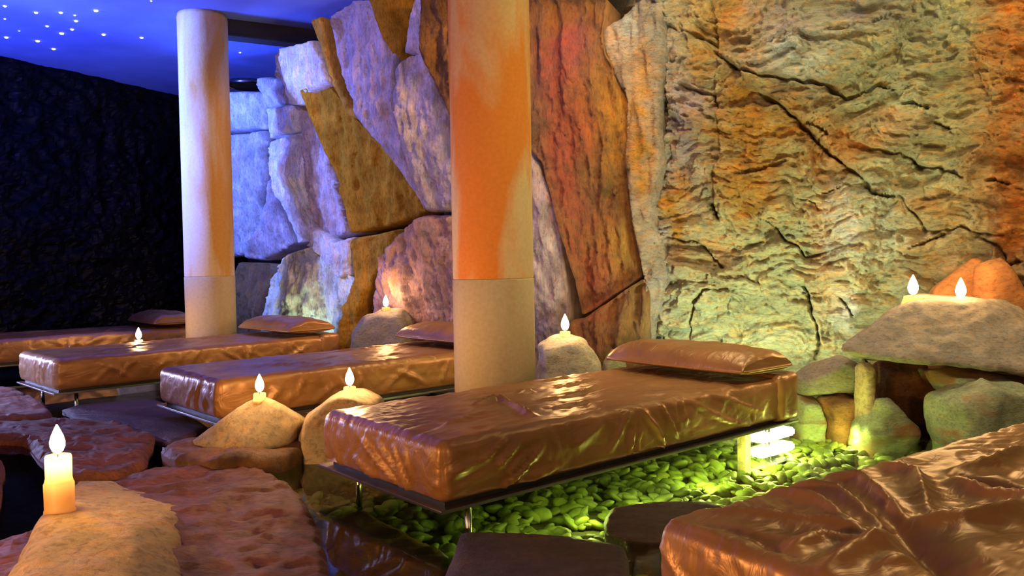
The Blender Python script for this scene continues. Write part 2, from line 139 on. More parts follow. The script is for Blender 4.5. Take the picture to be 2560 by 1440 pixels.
ROCKS = {'bigright': [(1.822, 3.508, 0.282), (2.011, 3.508, 0.355), (2.201, 3.508, 0.331), (2.341, 3.508, -0.002), (1.926, 3.508, 0.005), (1.83, 3.508, 0.164), (1.866, 3.35, 0.261), (2.014, 3.35, 0.318), (2.162, 3.35, 0.3),
              (2.271, 3.35, 0.04), (1.947, 3.35, 0.046), (1.872, 3.35, 0.169), (1.866, 3.7, 0.261), (2.014, 3.7, 0.318), (2.162, 3.7, 0.3), (2.271, 3.7, 0.04), (1.947, 3.7, 0.046), (1.872, 3.7, 0.169)],
 'boulderB': [(-1.259, 6.13, 0.007), (-1.221, 6.13, 0.369), (-1.131, 6.13, 0.497), (-0.979, 6.13, 0.552), (-0.82, 6.13, 0.543), (-0.756, 6.13, 0.467), (-0.77, 6.13, 0.331), (-0.753, 6.13, -0.001), (-1.194, 5.95, 0.082),
              (-1.164, 5.95, 0.364), (-1.093, 5.95, 0.464), (-0.975, 5.95, 0.506), (-0.851, 5.95, 0.5), (-0.801, 5.95, 0.44), (-0.812, 5.95, 0.334), (-0.799, 5.95, 0.075), (-1.194, 6.35, 0.082), (-1.164, 6.35, 0.364),
              (-1.093, 6.35, 0.464), (-0.975, 6.35, 0.506), (-0.851, 6.35, 0.5), (-0.801, 6.35, 0.44), (-0.812, 6.35, 0.334), (-0.799, 6.35, 0.075)],
 'cornerstone': [(0.549, 5.04, 0.263), (0.612, 5.04, 0.349), (0.686, 5.04, 0.323), (0.721, 5.04, 0.124), (0.681, 5.04, -0.05), (0.532, 5.04, -0.05), (0.567, 4.95, 0.239), (0.616, 4.95, 0.306), (0.674, 4.95, 0.286),
                 (0.701, 4.95, 0.13), (0.67, 4.95, -0.025), (0.554, 4.95, -0.023), (0.567, 5.15, 0.239), (0.616, 5.15, 0.306), (0.674, 5.15, 0.286), (0.701, 5.15, 0.13), (0.67, 5.15, -0.025), (0.554, 5.15, -0.023)],
 'darkrock': [(1.817, 4.095, 0.362), (2.046, 4.095, 0.362), (2.111, 4.095, 0.193), (2.006, 4.095, 0.14), (1.925, 4.095, -0.027), (1.812, 4.095, -0.025), (1.847, 3.96, 0.319), (2.026, 3.96, 0.319), (2.076, 3.96, 0.187),
              (1.994, 3.96, 0.146), (1.931, 3.96, 0.016), (1.843, 3.96, 0.017), (1.847, 4.26, 0.319), (2.026, 4.26, 0.319), (2.076, 4.26, 0.187), (1.994, 4.26, 0.146), (1.931, 4.26, 0.016), (1.843, 4.26, 0.017)],
 'lean': [(1.422, 4.126, 0.281), (1.656, 4.126, 0.393), (1.757, 4.126, 0.338), (1.737, 4.126, 0.212), (1.554, 4.126, 0.197), (1.432, 4.126, 0.199), (1.46, 4.0, 0.279), (1.642, 4.0, 0.366), (1.721, 4.0, 0.323),
          (1.705, 4.0, 0.225), (1.563, 4.0, 0.213), (1.468, 4.0, 0.215), (1.46, 4.28, 0.279), (1.642, 4.28, 0.366), (1.721, 4.28, 0.323), (1.705, 4.28, 0.225), (1.563, 4.28, 0.213), (1.468, 4.28, 0.215)],
 'low': [(-0.93, 3.486, 0.163), (-0.895, 3.486, 0.249), (-0.786, 3.486, 0.337), (-0.731, 3.486, 0.36), (-0.65, 3.486, 0.355), (-0.565, 3.486, 0.322), (-0.508, 3.486, 0.208), (-0.56, 3.486, 0.157), (-0.88, 3.36, 0.186),
         (-0.853, 3.36, 0.253), (-0.768, 3.36, 0.322), (-0.725, 3.36, 0.34), (-0.662, 3.36, 0.336), (-0.596, 3.36, 0.311), (-0.551, 3.36, 0.221), (-0.592, 3.36, 0.181), (-0.88, 3.64, 0.186), (-0.853, 3.64, 0.253),
         (-0.768, 3.64, 0.322), (-0.725, 3.64, 0.34), (-0.662, 3.64, 0.336), (-0.596, 3.64, 0.311), (-0.551, 3.64, 0.221), (-0.592, 3.64, 0.181)],
 'paleA': [(0.101, 4.639, -0.035), (0.136, 4.639, 0.419), (0.223, 4.639, 0.454), (0.326, 4.639, 0.47), (0.416, 4.639, 0.437), (0.494, 4.639, 0.307), (0.483, 4.639, 0.188), (0.494, 4.639, -0.041), (0.152, 4.45, 0.034),
           (0.179, 4.45, 0.387), (0.247, 4.45, 0.414), (0.327, 4.45, 0.427), (0.398, 4.45, 0.401), (0.459, 4.45, 0.3), (0.451, 4.45, 0.208), (0.459, 4.45, 0.028), (0.152, 4.87, 0.034), (0.179, 4.87, 0.387),
           (0.247, 4.87, 0.414), (0.327, 4.87, 0.427), (0.398, 4.87, 0.401), (0.459, 4.87, 0.3), (0.451, 4.87, 0.208), (0.459, 4.87, 0.028)],
 'peakL': [(2.213, 4.43, 0.54), (2.289, 4.43, 0.713), (2.43, 4.43, 0.836), (2.517, 4.43, 0.874), (2.565, 4.43, 0.838), (2.626, 4.43, 0.62), (2.649, 4.43, 0.424), (2.257, 4.43, 0.43), (2.264, 4.34, 0.566),
           (2.323, 4.34, 0.701), (2.433, 4.34, 0.797), (2.501, 4.34, 0.827), (2.538, 4.34, 0.799), (2.586, 4.34, 0.629), (2.603, 4.34, 0.476), (2.298, 4.34, 0.481), (2.264, 4.54, 0.566), (2.323, 4.54, 0.701),
           (2.433, 4.54, 0.797), (2.501, 4.54, 0.827), (2.538, 4.54, 0.799), (2.586, 4.54, 0.629), (2.603, 4.54, 0.476), (2.298, 4.54, 0.481)],
 'peakR': [(2.441, 4.31, 0.757), (2.47, 4.31, 0.857), (2.575, 4.31, 0.885), (2.605, 4.31, 0.838), (2.576, 4.31, 0.712), (2.703, 4.31, 0.583), (2.831, 4.31, 0.432), (2.45, 4.31, 0.439), (2.472, 4.22, 0.741),
           (2.494, 4.22, 0.82), (2.577, 4.22, 0.842), (2.6, 4.22, 0.805), (2.577, 4.22, 0.707), (2.676, 4.22, 0.606), (2.776, 4.22, 0.489), (2.479, 4.22, 0.494), (2.472, 4.42, 0.741), (2.494, 4.42, 0.82),
           (2.577, 4.42, 0.842), (2.6, 4.42, 0.805), (2.577, 4.42, 0.707), (2.676, 4.42, 0.606), (2.776, 4.42, 0.489), (2.479, 4.42, 0.494)],
 'post': [(1.65, 3.883, 0.394), (1.711, 3.883, 0.386), (1.711, 3.883, 0.109), (1.668, 3.883, 0.023), (1.653, 3.883, 0.024), (1.654, 3.82, 0.363), (1.706, 3.82, 0.356), (1.706, 3.82, 0.121), (1.67, 3.82, 0.048),
          (1.657, 3.82, 0.048), (1.654, 3.96, 0.363), (1.706, 3.96, 0.356), (1.706, 3.96, 0.121), (1.67, 3.96, 0.048), (1.657, 3.96, 0.048)],
 'pyramid': [(-1.422, 3.5, 0.13), (-1.246, 3.383, 0.13), (-1.059, 3.321, 0.13), (-0.949, 3.435, 0.13), (-0.909, 3.83, 0.13), (-1.148, 3.5, 0.32), (-1.092, 3.5, 0.339), (-1.041, 3.5, 0.323), (-1.246, 3.45, 0.241),
             (-0.909, 3.45, 0.256), (-0.984, 3.45, 0.302), (-1.3, 3.66, 0.13), (-0.93, 3.66, 0.13)],
 'sand': [(-1.336, 2.119, 0.095), (-1.179, 1.751, 0.095), (-0.711, 1.734, 0.095), (-0.886, 2.1, 0.095), (-1.06, 2.568, 0.095), (-1.122, 2.706, 0.095), (-1.237, 2.819, 0.095), (-1.527, 3.054, 0.095),
          (-1.661, 3.079, 0.095), (-1.49, 2.532, 0.095), (-1.4, 2.398, 0.165), (-1.398, 2.484, 0.165), (-1.339, 2.46, 0.165), (-1.192, 2.038, 0.165), (-1.066, 2.245, 0.165), (-1.122, 1.836, 0.165),
          (-0.878, 1.782, 0.165), (-1.074, 2.498, 0.13), (-0.915, 2.12, 0.13), (-1.332, 2.728, 0.13), (-1.251, 2.0, 0.13)],
 'slabright': [(1.93, 3.78, 0.354), (2.112, 3.78, 0.355), (2.409, 3.78, 0.308), (2.447, 3.78, 0.192), (2.261, 3.78, 0.176), (2.149, 3.78, 0.234), (1.956, 3.78, 0.279), (1.985, 3.6, 0.336), (2.127, 3.6, 0.336),
               (2.359, 3.6, 0.3), (2.388, 3.6, 0.209), (2.243, 3.6, 0.197), (2.156, 3.6, 0.242), (2.005, 3.6, 0.277), (1.985, 4.0, 0.336), (2.127, 4.0, 0.336), (2.359, 4.0, 0.3), (2.388, 4.0, 0.209), (2.243, 4.0, 0.197),
               (2.156, 4.0, 0.242), (2.005, 4.0, 0.277)],
 'smallA': [(1.411, 4.099, 0.204), (1.523, 4.099, 0.172), (1.555, 4.099, -0.032), (1.422, 4.099, -0.03), (1.425, 4.0, 0.176), (1.513, 4.0, 0.151), (1.538, 4.0, -0.008), (1.434, 4.0, -0.006), (1.425, 4.22, 0.176),
            (1.513, 4.22, 0.151), (1.538, 4.22, -0.008), (1.434, 4.22, -0.006)],
 'smallB': [(1.53, 4.062, 0.17), (1.65, 4.062, 0.206), (1.71, 4.062, 0.175), (1.721, 4.062, -0.027), (1.541, 4.062, -0.024), (1.552, 3.95, 0.154), (1.646, 3.95, 0.183), (1.692, 3.95, 0.158), (1.701, 3.95, 0.001),
            (1.561, 3.95, 0.003), (1.552, 4.2, 0.154), (1.646, 4.2, 0.183), (1.692, 4.2, 0.158), (1.701, 4.2, 0.001), (1.561, 4.2, 0.003)],
 'table': [(1.533, 3.82, 0.479), (1.532, 3.78, 0.439), (1.799, 3.6, 0.42), (2.196, 3.5, 0.384), (2.436, 3.45, 0.37), (1.644, 3.86, 0.53), (1.945, 3.95, 0.673), (2.216, 3.9, 0.671), (2.295, 3.84, 0.635),
           (2.404, 3.66, 0.503), (2.127, 4.3, 0.674), (2.51, 4.2, 0.659), (1.788, 4.15, 0.49), (2.789, 3.95, 0.449), (1.746, 4.1, 0.39), (2.677, 3.9, 0.321)],
 'wedge': [(1.728, 3.828, 0.226), (1.611, 3.828, 0.093), (1.622, 3.828, 0.027), (1.841, 3.828, 0.027), (1.871, 3.828, 0.087), (1.784, 3.828, 0.191), (1.731, 3.72, 0.2), (1.64, 3.72, 0.097), (1.649, 3.72, 0.045),
           (1.819, 3.72, 0.045), (1.843, 3.72, 0.092), (1.775, 3.72, 0.173), (1.731, 3.96, 0.2), (1.64, 3.96, 0.097), (1.649, 3.96, 0.045), (1.819, 3.96, 0.045), (1.843, 3.96, 0.092), (1.775, 3.96, 0.173)]}
CANDLE = {'bB': (-0.945, 6.1, 0.532), 'low': (-0.701, 3.48, 0.343), 'pale': (0.297, 4.62, 0.454), 'pyr': (-1.093, 3.5, 0.319), 't1': (2.014, 4.1, 0.664), 't2': (2.226, 4.05, 0.647), 'tall': (-1.371, 2.434, 0.165)}
LOUNGERS = {'A': (-0.217, 2.4216, 0.7039), 'B': (-1.393, 3.8301, 0.7451), 'C': (-2.7089, 4.8153, 0.7851), 'D': (-4.25, 6.0, 0.7), 'E': (0.72, 1.06, 0.6)}
FOLDS = {'A': [('end', [(0.472, 0.138), (0.332, 0.06), (0.18, -0.01)], 0.012, 0.016), ('end', [(0.355, 0.129), (0.235, 0.058), (0.18, -0.008)], 0.013, 0.014),
       ('end', [(0.268, 0.137), (0.212, 0.063), (0.173, -0.004)], 0.011, 0.01), ('end', [(0.544, 0.071), (0.411, 0.012), (0.238, -0.02)], 0.009, 0.014), ('end', [(0.191, 0.13), (0.166, 0.059)], 0.007, 0.01),
       ('end', [(0.66, 0.066), (0.605, -0.011)], 0.005, 0.02), ('side', [(0.188, -0.008), (0.288, 0.037), (0.394, 0.111)], 0.012, 0.016), ('side', [(0.127, 0.104), (0.241, 0.161)], 0.01, 0.014),
       ('side', [(0.206, 0.078), (0.29, 0.14)], 0.01, 0.014), ('side', [(0.238, 0.046), (0.359, 0.116)], 0.008, 0.012), ('side', [(0.204, -0.024), (0.484, 0.042)], 0.008, 0.018),
       ('side', [(0.895, 0.178), (0.984, 0.083), (1.042, -0.01)], 0.012, 0.014), ('side', [(1.009, 0.178), (1.103, 0.027)], 0.01, 0.01), ('side', [(0.849, 0.096), (0.826, 0.026)], 0.01, 0.012),
       ('side', [(0.882, 0.098), (0.87, 0.019)], 0.008, 0.008), ('side', [(1.13, 0.179), (1.153, 0.082)], 0.008, 0.01), ('side', [(1.167, 0.174), (1.415, 0.061), (1.676, -0.011)], 0.008, 0.012),
       ('side', [(1.335, 0.178), (1.677, 0.059)], 0.007, 0.014), ('side', [(1.154, 0.168), (1.362, 0.191), (1.725, 0.184)], 0.006, 0.01), ('side', [(0.72, 0.043), (0.851, 0.199)], 0.006, 0.02),
       ('side', [(0.035, 0.096), (0.111, 0.107)], 0.008, 0.02), ('side', [(0.561, 0.097), (0.681, 0.149)], 0.006, 0.02), ('top', [(0.469, 0.438), (0.6, 0.48), (0.611, 0.443)], 0.016, 0.02),
       ('top', [(0.654, 0.533), (0.5, 0.199), (0.475, 0.117)], 0.014, 0.018), ('top', [(0.736, 0.518), (0.814, 0.508)], 0.016, 0.014), ('top', [(0.667, 0.321), (0.914, 0.331), (1.109, 0.429)], 0.01, 0.016),
       ('top', [(0.623, 0.185), (0.804, 0.179)], 0.01, 0.014), ('top', [(0.954, 0.513), (1.222, 0.562)], 0.01, 0.014), ('top', [(0.123, 0.183), (0.322, 0.272)], 0.006, 0.02),
       ('top', [(1.034, 0.675), (1.192, 0.685)], 0.012, 0.014), ('top', [(1.043, 0.127), (1.21, 0.023)], 0.006, 0.02)],
 'E': [('top', [(0.076, 0.775), (0.177, 0.635), (0.249, 0.515), (0.243, 0.416)], 0.016, 0.03), ('top', [(0.18, 0.815), (0.344, 0.791), (0.346, 0.61), (0.26, 0.46)], 0.018, 0.026),
       ('top', [(0.323, 0.821), (0.431, 0.768), (0.433, 0.619), (0.331, 0.453)], 0.022, 0.028), ('top', [(0.553, 0.789), (0.571, 0.658), (0.441, 0.501), (0.385, 0.442)], 0.024, 0.03),
       ('top', [(0.786, 0.761), (0.724, 0.607), (0.5, 0.456)], 0.02, 0.03), ('top', [(0.043, 0.473), (0.169, 0.486), (0.207, 0.402)], 0.016, 0.03),
       ('top', [(-0.014, 0.374), (0.152, 0.391), (0.277, 0.404)], 0.024, 0.034), ('top', [(0.411, 0.423), (0.448, 0.363), (0.562, 0.34), (0.743, 0.341)], 0.026, 0.05),
       ('top', [(0.755, 0.537), (0.68, 0.428), (0.712, 0.328)], 0.022, 0.03), ('top', [(0.827, 0.574), (0.982, 0.553), (1.228, 0.584)], 0.02, 0.03),
       ('top', [(0.373, 0.452), (0.273, 0.324), (0.158, 0.202)], -0.035, 0.06), ('top', [(0.806, 0.544), (0.775, 0.354)], -0.02, 0.02), ('top', [(0.027, 0.716), (0.078, 0.555), (0.032, 0.431)], -0.01, 0.03),
       ('top', [(0.109, 0.326), (0.188, 0.314)], 0.02, 0.03)]}
STARS = [(-3.782, 6.222, 0.0114), (-3.644, 6.388, 0.013), (-3.458, 6.398, 0.0131), (-3.168, 6.364, 0.0156), (-3.458, 6.62, 0.0135), (-3.39, 6.474, 0.0079), (-3.977, 6.536, 0.0067), (-3.762, 6.747, 0.011), (-3.613, 6.849, 0.0126), (-4.063, 6.869, 0.0056), (-3.76, 6.959, 0.0171), (-3.434, 7.015, 0.0143), (-4.282, 7.05, 0.0144), (-4.089, 7.177, 0.0161), (-3.164, 7.132, 0.0131), (-4.1, 7.445, 0.0152), (-2.495, 7.679, 0.0078), (-2.652, 6.158, 0.0063)]
RING = (-2.825, 8.934, 2.88)
BACKCANDLE = (-2.799, 6.1)
FLAG_LABELS = ['largest red slate flagstone in front, under the sand-coloured rock', 'red slate flagstone just behind the tall candle', 'red slate flagstone at the left edge near the far lounger end', 'purple-grey flagstone with a chipped pale rim in front of the golden-lit lounger', 'thick brown slab carrying the pyramid rock', 'dark purple flagstone at the bottom centre', 'red flagstone sliver cut by the left edge beside the tall candle', 'low dark slab forming the dark patch at the corner of the closest lounger', 'brown slab sunk under the water between the front flagstones']
# =====================================================================================================
# small tool box
# =====================================================================================================
COL = bpy.context.scene.collection
RNG = np.random.default_rng(7)
_perm = np.random.default_rng(11).integers(0, 2**31-1, 4096)
_grad = np.random.default_rng(12).normal(size=(4096, 3)); _grad /= np.linalg.norm(_grad, axis=1)[:, None]
def noise3(P):
    P = np.asarray(P, float); I = np.floor(P).astype(np.int64); F = P-I; W = F*F*F*(F*(F*6-15)+10); r = 0
    for dx in (0, 1):
        for dy in (0, 1):
            for dz in (0, 1):
                hsh = _perm[(_perm[(_perm[(I[..., 0]+dx) & 4095]+I[..., 1]+dy) & 4095]+I[..., 2]+dz) & 4095] & 4095
                g = _grad[hsh]
                dot = g[..., 0]*(F[..., 0]-dx)+g[..., 1]*(F[..., 1]-dy)+g[..., 2]*(F[..., 2]-dz)
                r = r+dot*(W[..., 0] if dx else 1-W[..., 0])*(W[..., 1] if dy else 1-W[..., 1])*(W[..., 2] if dz else 1-W[..., 2])
    return r*1.6
def fbm(P, oct=4, gain=.5, lac=2.03):
    a, f, r = 1., 1., 0
    for k in range(oct): r = r+a*noise3(np.asarray(P)*f+17.3*k); a *= gain; f *= lac
    return r
def ridged(P, oct=3, gain=.5):
    a, f, r = 1., 1., 0
    for k in range(oct): r = r+a*(1-2*np.abs(noise3(np.asarray(P)*f+9.1*k))); a *= gain; f *= 2.1
    return r
def smooth(a, b, x):
    t = np.clip((x-a)/(b-a), 0, 1); return t*t*(3-2*t)
def poly_dist(P, line, closed=False):
    """distance, side (+ = left of the walking direction) and run-along parameter of points P to a polyline"""
    line = np.asarray(line, float); n = len(line); best = np.full(len(P), 1e9); side = np.ones(len(P)); par = np.zeros(len(P))
    tot = n if closed else n-1
    for i in range(tot):
        a, b = line[i], line[(i+1) % n]; ab = b-a; L2 = max(ab@ab, 1e-9)
        t = np.clip(((P-a)@ab)/L2, 0, 1); q = P-a-t[:, None]*ab; d = np.hypot(q[:, 0], q[:, 1]); m = d < best
        best = np.where(m, d, best); side = np.where(m, np.sign(ab[0]*q[:, 1]-ab[1]*q[:, 0]), side); par = np.where(m, (i+t)/tot, par)
    return best, side, par
def inside(P, poly):
    poly = np.asarray(poly); r = np.zeros(len(P), bool); n = len(poly)
    for i in range(n):
        a, b = poly[i], poly[(i+1) % n]
        c = ((a[1] > P[:, 1]) != (b[1] > P[:, 1])) & (P[:, 0] < (b[0]-a[0])*(P[:, 1]-a[1])/(b[1]-a[1]+1e-12)+a[0]); r ^= c
    return r
def mesh_obj(name, V, F, mat, parent=None, smooth_shade=True, tint=None):
    me = bpy.data.meshes.new(name); me.from_pydata(np.asarray(V).tolist(), [], [list(map(int, f)) for f in F]); me.validate(); me.update()
    if smooth_shade: me.polygons.foreach_set('use_smooth', np.ones(len(me.polygons), bool))
    if tint is not None:
        at = me.color_attributes.new('tint', 'FLOAT_COLOR', 'POINT'); c = np.ones((len(me.vertices), 4)); c[:, :3] = tint; at.data.foreach_set('color', c.ravel())
    if mat: me.materials.append(mat)
    o = bpy.data.objects.new(name, me); COL.objects.link(o)
    if parent: o.parent = parent
    return o
def empty(name, loc=(0, 0, 0), rz=0, parent=None):
    o = bpy.data.objects.new(name, None); o.empty_display_size = .1; COL.objects.link(o); o.location = loc; o.rotation_euler = (0, 0, rz)
    if parent: o.parent = parent
    return o
def tag(o, label=None, cat=None, group=None, kind=None):
    if label: o['label'] = label
    if cat: o['category'] = cat
    if group: o['group'] = group
    if kind: o['kind'] = kind
    return o
def box(name, lo, hi, mat, parent=None, bevel=.0):
    bm = bmesh.new(); bmesh.ops.create_cube(bm, size=1)
    for v in bm.verts: v.co = Vector([lo[i]+(v.co[i]+.5)*(hi[i]-lo[i]) for i in range(3)])
    if bevel: bmesh.ops.bevel(bm, geom=bm.edges[:], offset=bevel, segments=2, affect='EDGES')
    me = bpy.data.meshes.new(name); bm.to_mesh(me); bm.free(); me.materials.append(mat)
    o = bpy.data.objects.new(name, me); COL.objects.link(o)
    if parent: o.parent = parent
    return o
def lathe(name, prof, mat, parent=None, n=48, wob=0, seed=0):
    V, F = [], []
    for k, (r, z) in enumerate(prof):
        for i in range(n):
            a = 2*math.pi*i/n; rr = r*(1+wob*math.sin(3*a+seed+z*30)+wob*.6*math.sin(7*a+seed*2))
            V.append((rr*math.cos(a), rr*math.sin(a), z))
    for k in range(len(prof)-1):
        for i in range(n): F.append((k*n+i, k*n+(i+1) % n, (k+1)*n+(i+1) % n, (k+1)*n+i))
    F.append([i for i in range(n)][::-1]); F.append([(len(prof)-1)*n+i for i in range(n)])
    return mesh_obj(name, V, F, mat, parent)

# =====================================================================================================
# materials
# =====================================================================================================
def new_mat(name):
    m = bpy.data.materials.new(name); m.use_nodes = True; nt = m.node_tree
    return m, nt, nt.nodes, nt.links, nt.nodes['Principled BSDF']
def N(nodes, kind, **kw):
    n = nodes.new(kind)
    for k, v in kw.items():
        if k in n.inputs: n.inputs[k].default_value = v
        else: setattr(n, k, v)
    return n
def ramp(nodes, stops, interp='LINEAR'):
    r = nodes.new('ShaderNodeValToRGB'); r.color_ramp.interpolation = interp
    while len(r.color_ramp.elements) < len(stops): r.color_ramp.elements.new(.5)
    for e, (p, c) in zip(r.color_ramp.elements, stops): e.position = p; e.color = (*c, 1)
    return r
def mixc(nodes, links, fac, a, b, mode='MIX'):
    m = nodes.new('ShaderNodeMix'); m.data_type = 'RGBA'; m.blend_type = mode
    for sock, val in ((m.inputs[0], fac), (m.inputs[6], a), (m.inputs[7], b)):
        if hasattr(val, 'links'): links.new(val, sock)
        else: sock.default_value = val if not isinstance(val, tuple) else (*val, 1)[:4]
    return m.outputs[2]
def stone(name, color=None, vary=.35, scale=6, bump=.4, rough=.72, stretch=(1, 1, 2.2), streak=None, dist=.02, spec=.35, mottle=.5):
    m, nt, nd, lk, P = new_mat(name)
    tc = N(nd, 'ShaderNodeNewGeometry'); mp = N(nd, 'ShaderNodeMapping'); mp.inputs['Scale'].default_value = stretch
    lk.new(tc.outputs['Position'], mp.inputs['Vector'])
    if color is None:
        at = N(nd, 'ShaderNodeAttribute', attribute_name='tint'); base = at.outputs['Color']
    else:
        rgb = N(nd, 'ShaderNodeRGB'); rgb.outputs[0].default_value = (*color, 1); base = rgb.outputs[0]
    n1 = N(nd, 'ShaderNodeTexNoise', Scale=scale, Detail=8.0, Roughness=.65); lk.new(mp.outputs[0], n1.inputs['Vector'])
    r1 = ramp(nd, [(.3, (1-vary,)*3), (.7, (1+vary,)*3)]); lk.new(n1.outputs['Fac'], r1.inputs[0])
    c = mixc(nd, lk, 1.0, base, r1.outputs[0], 'MULTIPLY')
    n2 = N(nd, 'ShaderNodeTexNoise', Scale=scale*5.5, Detail=5.0, Roughness=.7, Distortion=.6); lk.new(mp.outputs[0], n2.inputs['Vector'])
    r2 = ramp(nd, [(.32, (.45, .42, .4)), (.5, (1, 1, 1)), (.72, (1.25, 1.22, 1.15))]); lk.new(n2.outputs['Fac'], r2.inputs[0])
    c = mixc(nd, lk, .8, c, r2.outputs[0], 'MULTIPLY')
    n5 = N(nd, 'ShaderNodeTexNoise', Scale=scale*1.7, Detail=9.0, Roughness=.72, Distortion=1.2); lk.new(mp.outputs[0], n5.inputs['Vector'])
    r5 = ramp(nd, [(.36, (.78, .84, 1.0)), (.5, (1, 1, 1)), (.64, (1.35, .88, .5))]); lk.new(n5.outputs['Fac'], r5.inputs[0])
    c = mixc(nd, lk, mottle, c, r5.outputs[0], 'MULTIPLY')
    if streak:
        n3 = N(nd, 'ShaderNodeTexNoise', Scale=scale*.5, Detail=3.0); lk.new(mp.outputs[0], n3.inputs['Vector'])
        r3 = ramp(nd, [(.5, (0, 0, 0)), (.62, (1, 1, 1))]); lk.new(n3.outputs['Fac'], r3.inputs[0])
        c = mixc(nd, lk, r3.outputs[0], c, streak)
    lk.new(c, P.inputs['Base Color'])
    n4 = N(nd, 'ShaderNodeTexNoise', Scale=scale*9, Detail=7.0, Roughness=.75); lk.new(mp.outputs[0], n4.inputs['Vector'])
    ad = N(nd, 'ShaderNodeMath', operation='ADD'); lk.new(n2.outputs['Fac'], ad.inputs[0]); lk.new(n4.outputs['Fac'], ad.inputs[1])
    b = N(nd, 'ShaderNodeBump', Strength=bump, Distance=dist); lk.new(ad.outputs[0], b.inputs['Height']); lk.new(b.outputs[0], P.inputs['Normal'])
    P.inputs['Roughness'].default_value = rough; P.inputs['Specular IOR Level'].default_value = spec
    return m
TINT = dict(base=(.375, .375, .215), grey=(.46, .45, .46), pale=(.62, .62, .62), mauve=(.42, .35, .38), greengrey=(.50, .54, .44), rust=(.165, .085, .024), brown=(.33, .16, .012),
            amber=(.44, .22, .028), lilac=(.38, .32, .36), darkbrown=(.13, .065, .025), ochre=(.34, .165, .016), redmauve=(.36, .21, .19), rustorange=(.46, .17, .025), orange=(.55, .27, .09),
            bluegrey=(.36, .40, .45), green=(.36, .43, .30), olive=(.36, .33, .15), rustlight=(.46, .29, .14), purple=(.16, .05, .09), red=(.25, .055, .022), taupe=(.31, .275, .25))
M = {}
M['rock'] = stone('cave_rock', None, .32, 5, .75, .66, dist=.03, mottle=.85)
M['rock_streaked'] = stone('streaked_cave_rock', None, .30, 6, .6, .55, (2.6, 2.6, .7), dist=.025, mottle=.55, spec=.5)
M['rock_matte'] = stone('matte_ochre_rock', None, .30, 6, .6, .95, (2.6, 2.6, .7), dist=.025, mottle=.25, spec=.03)
M['slab_red'] = stone('red_slate', (.31, .105, .066), .4, 6, .9, .55, (1.0, 2.4, 1), dist=.035)
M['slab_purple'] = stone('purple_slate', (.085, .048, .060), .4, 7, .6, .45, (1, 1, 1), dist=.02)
M['slab_brown'] = stone('brown_slate', (.15, .070, .030), .4, 7, .5, .5, (1, 1, 1))
M['sand'] = stone('sandstone', (.56, .40, .22), .18, 5, .7, .8, (1, 1, 1.6), dist=.015)
M['sandgrey'] = stone('pale_sandstone', (.44, .34, .22), .16, 7, .3, .8, (1, 1, 1))
M['palestone'] = stone('pale_stone', (.55, .48, .36), .22, 8, .5, .75)
M['greystone'] = stone('grey_stone', (.27, .225, .18), .25, 8, .5, .7)
M['greenstone'] = stone('greenish_stone', (.34, .36, .22), .35, 9, .6, .65, streak=(.30, .15, .06))
M['ruststone'] = stone('rust_stone', (.26, .11, .045), .35, 9, .6, .65)
M['orangestone'] = stone('orange_stone', (.38, .16, .05), .25, 5, .4, .75)

def satin():
    m, nt, nd, lk, P = new_mat('bronze_satin')
    tc = N(nd, 'ShaderNodeTexCoord'); n = N(nd, 'ShaderNodeTexNoise', Scale=5.0, Detail=4.0); lk.new(tc.outputs['Object'], n.inputs['Vector'])
    r = ramp(nd, [(.35, (.30, .130, .038)), (.65, (.42, .190, .062))]); lk.new(n.outputs['Fac'], r.inputs[0]); lk.new(r.outputs[0], P.inputs['Base Color'])
    P.inputs['Metallic'].default_value = .3; P.inputs['Roughness'].default_value = .40; P.inputs['Coat Weight'].default_value = .22; P.inputs['Coat Roughness'].default_value = .3; P.inputs['Specular IOR Level'].default_value = .8
    mp = N(nd, 'ShaderNodeMapping'); mp.inputs['Scale'].default_value = (.5, 1.3, .8); mp.inputs['Rotation'].default_value = (.3, .5, .4); lk.new(tc.outputs['Object'], mp.inputs['Vector'])
    n2 = N(nd, 'ShaderNodeTexNoise', Scale=17.0, Detail=3.0, Distortion=.9); lk.new(mp.outputs[0], n2.inputs['Vector'])
    b = N(nd, 'ShaderNodeBump', Strength=.30, Distance=.02); lk.new(n2.outputs['Fac'], b.inputs['Height']); lk.new(b.outputs[0], P.inputs['Normal'])
    return m
M['satin'] = satin()
def plain(name, color, rough=.5, metal=0., emit=None, strength=0, spec=.5):
    m, nt, nd, lk, P = new_mat(name)
    tc = N(nd, 'ShaderNodeNewGeometry'); n = N(nd, 'ShaderNodeTexNoise', Scale=22.0, Detail=4.0); lk.new(tc.outputs['Position'], n.inputs['Vector'])
    r = ramp(nd, [(.3, tuple(c*.85 for c in color)), (.7, tuple(min(1, c*1.12) for c in color))]); lk.new(n.outputs['Fac'], r.inputs[0]); lk.new(r.outputs[0], P.inputs['Base Color'])
    P.inputs['Roughness'].default_value = rough; P.inputs['Metallic'].default_value = metal; P.inputs['Specular IOR Level'].default_value = spec
    if emit: P.inputs['Emission Color'].default_value = (*emit, 1); P.inputs['Emission Strength'].default_value = strength
    return m
M['steel'] = plain('brushed_steel', (.42, .40, .38), .28, 1.)
M['black'] = plain('dark_paint', (.012, .012, .014), .5)
M['beam'] = plain('dark_beam_paint', (.02, .017, .018), .6)
M['lamp'] = plain('pond_lamp_glass', (.9, .95, .7), .3, 0, (.93, 1., .62), 7)
M['star'] = plain('star_fibre', (.9, .9, 1), .3, 0, (.75, .85, 1.), 9)
M['wick'] = plain('wick', (.02, .015, .01), .9)
M['pebble'] = stone('green_lit_pebble', (.19, .235, .04), .8, 3.5, .3, .5, (1, 1, 1), streak=(.10, .12, .03))  # green of the pond light is put into the pebble colour
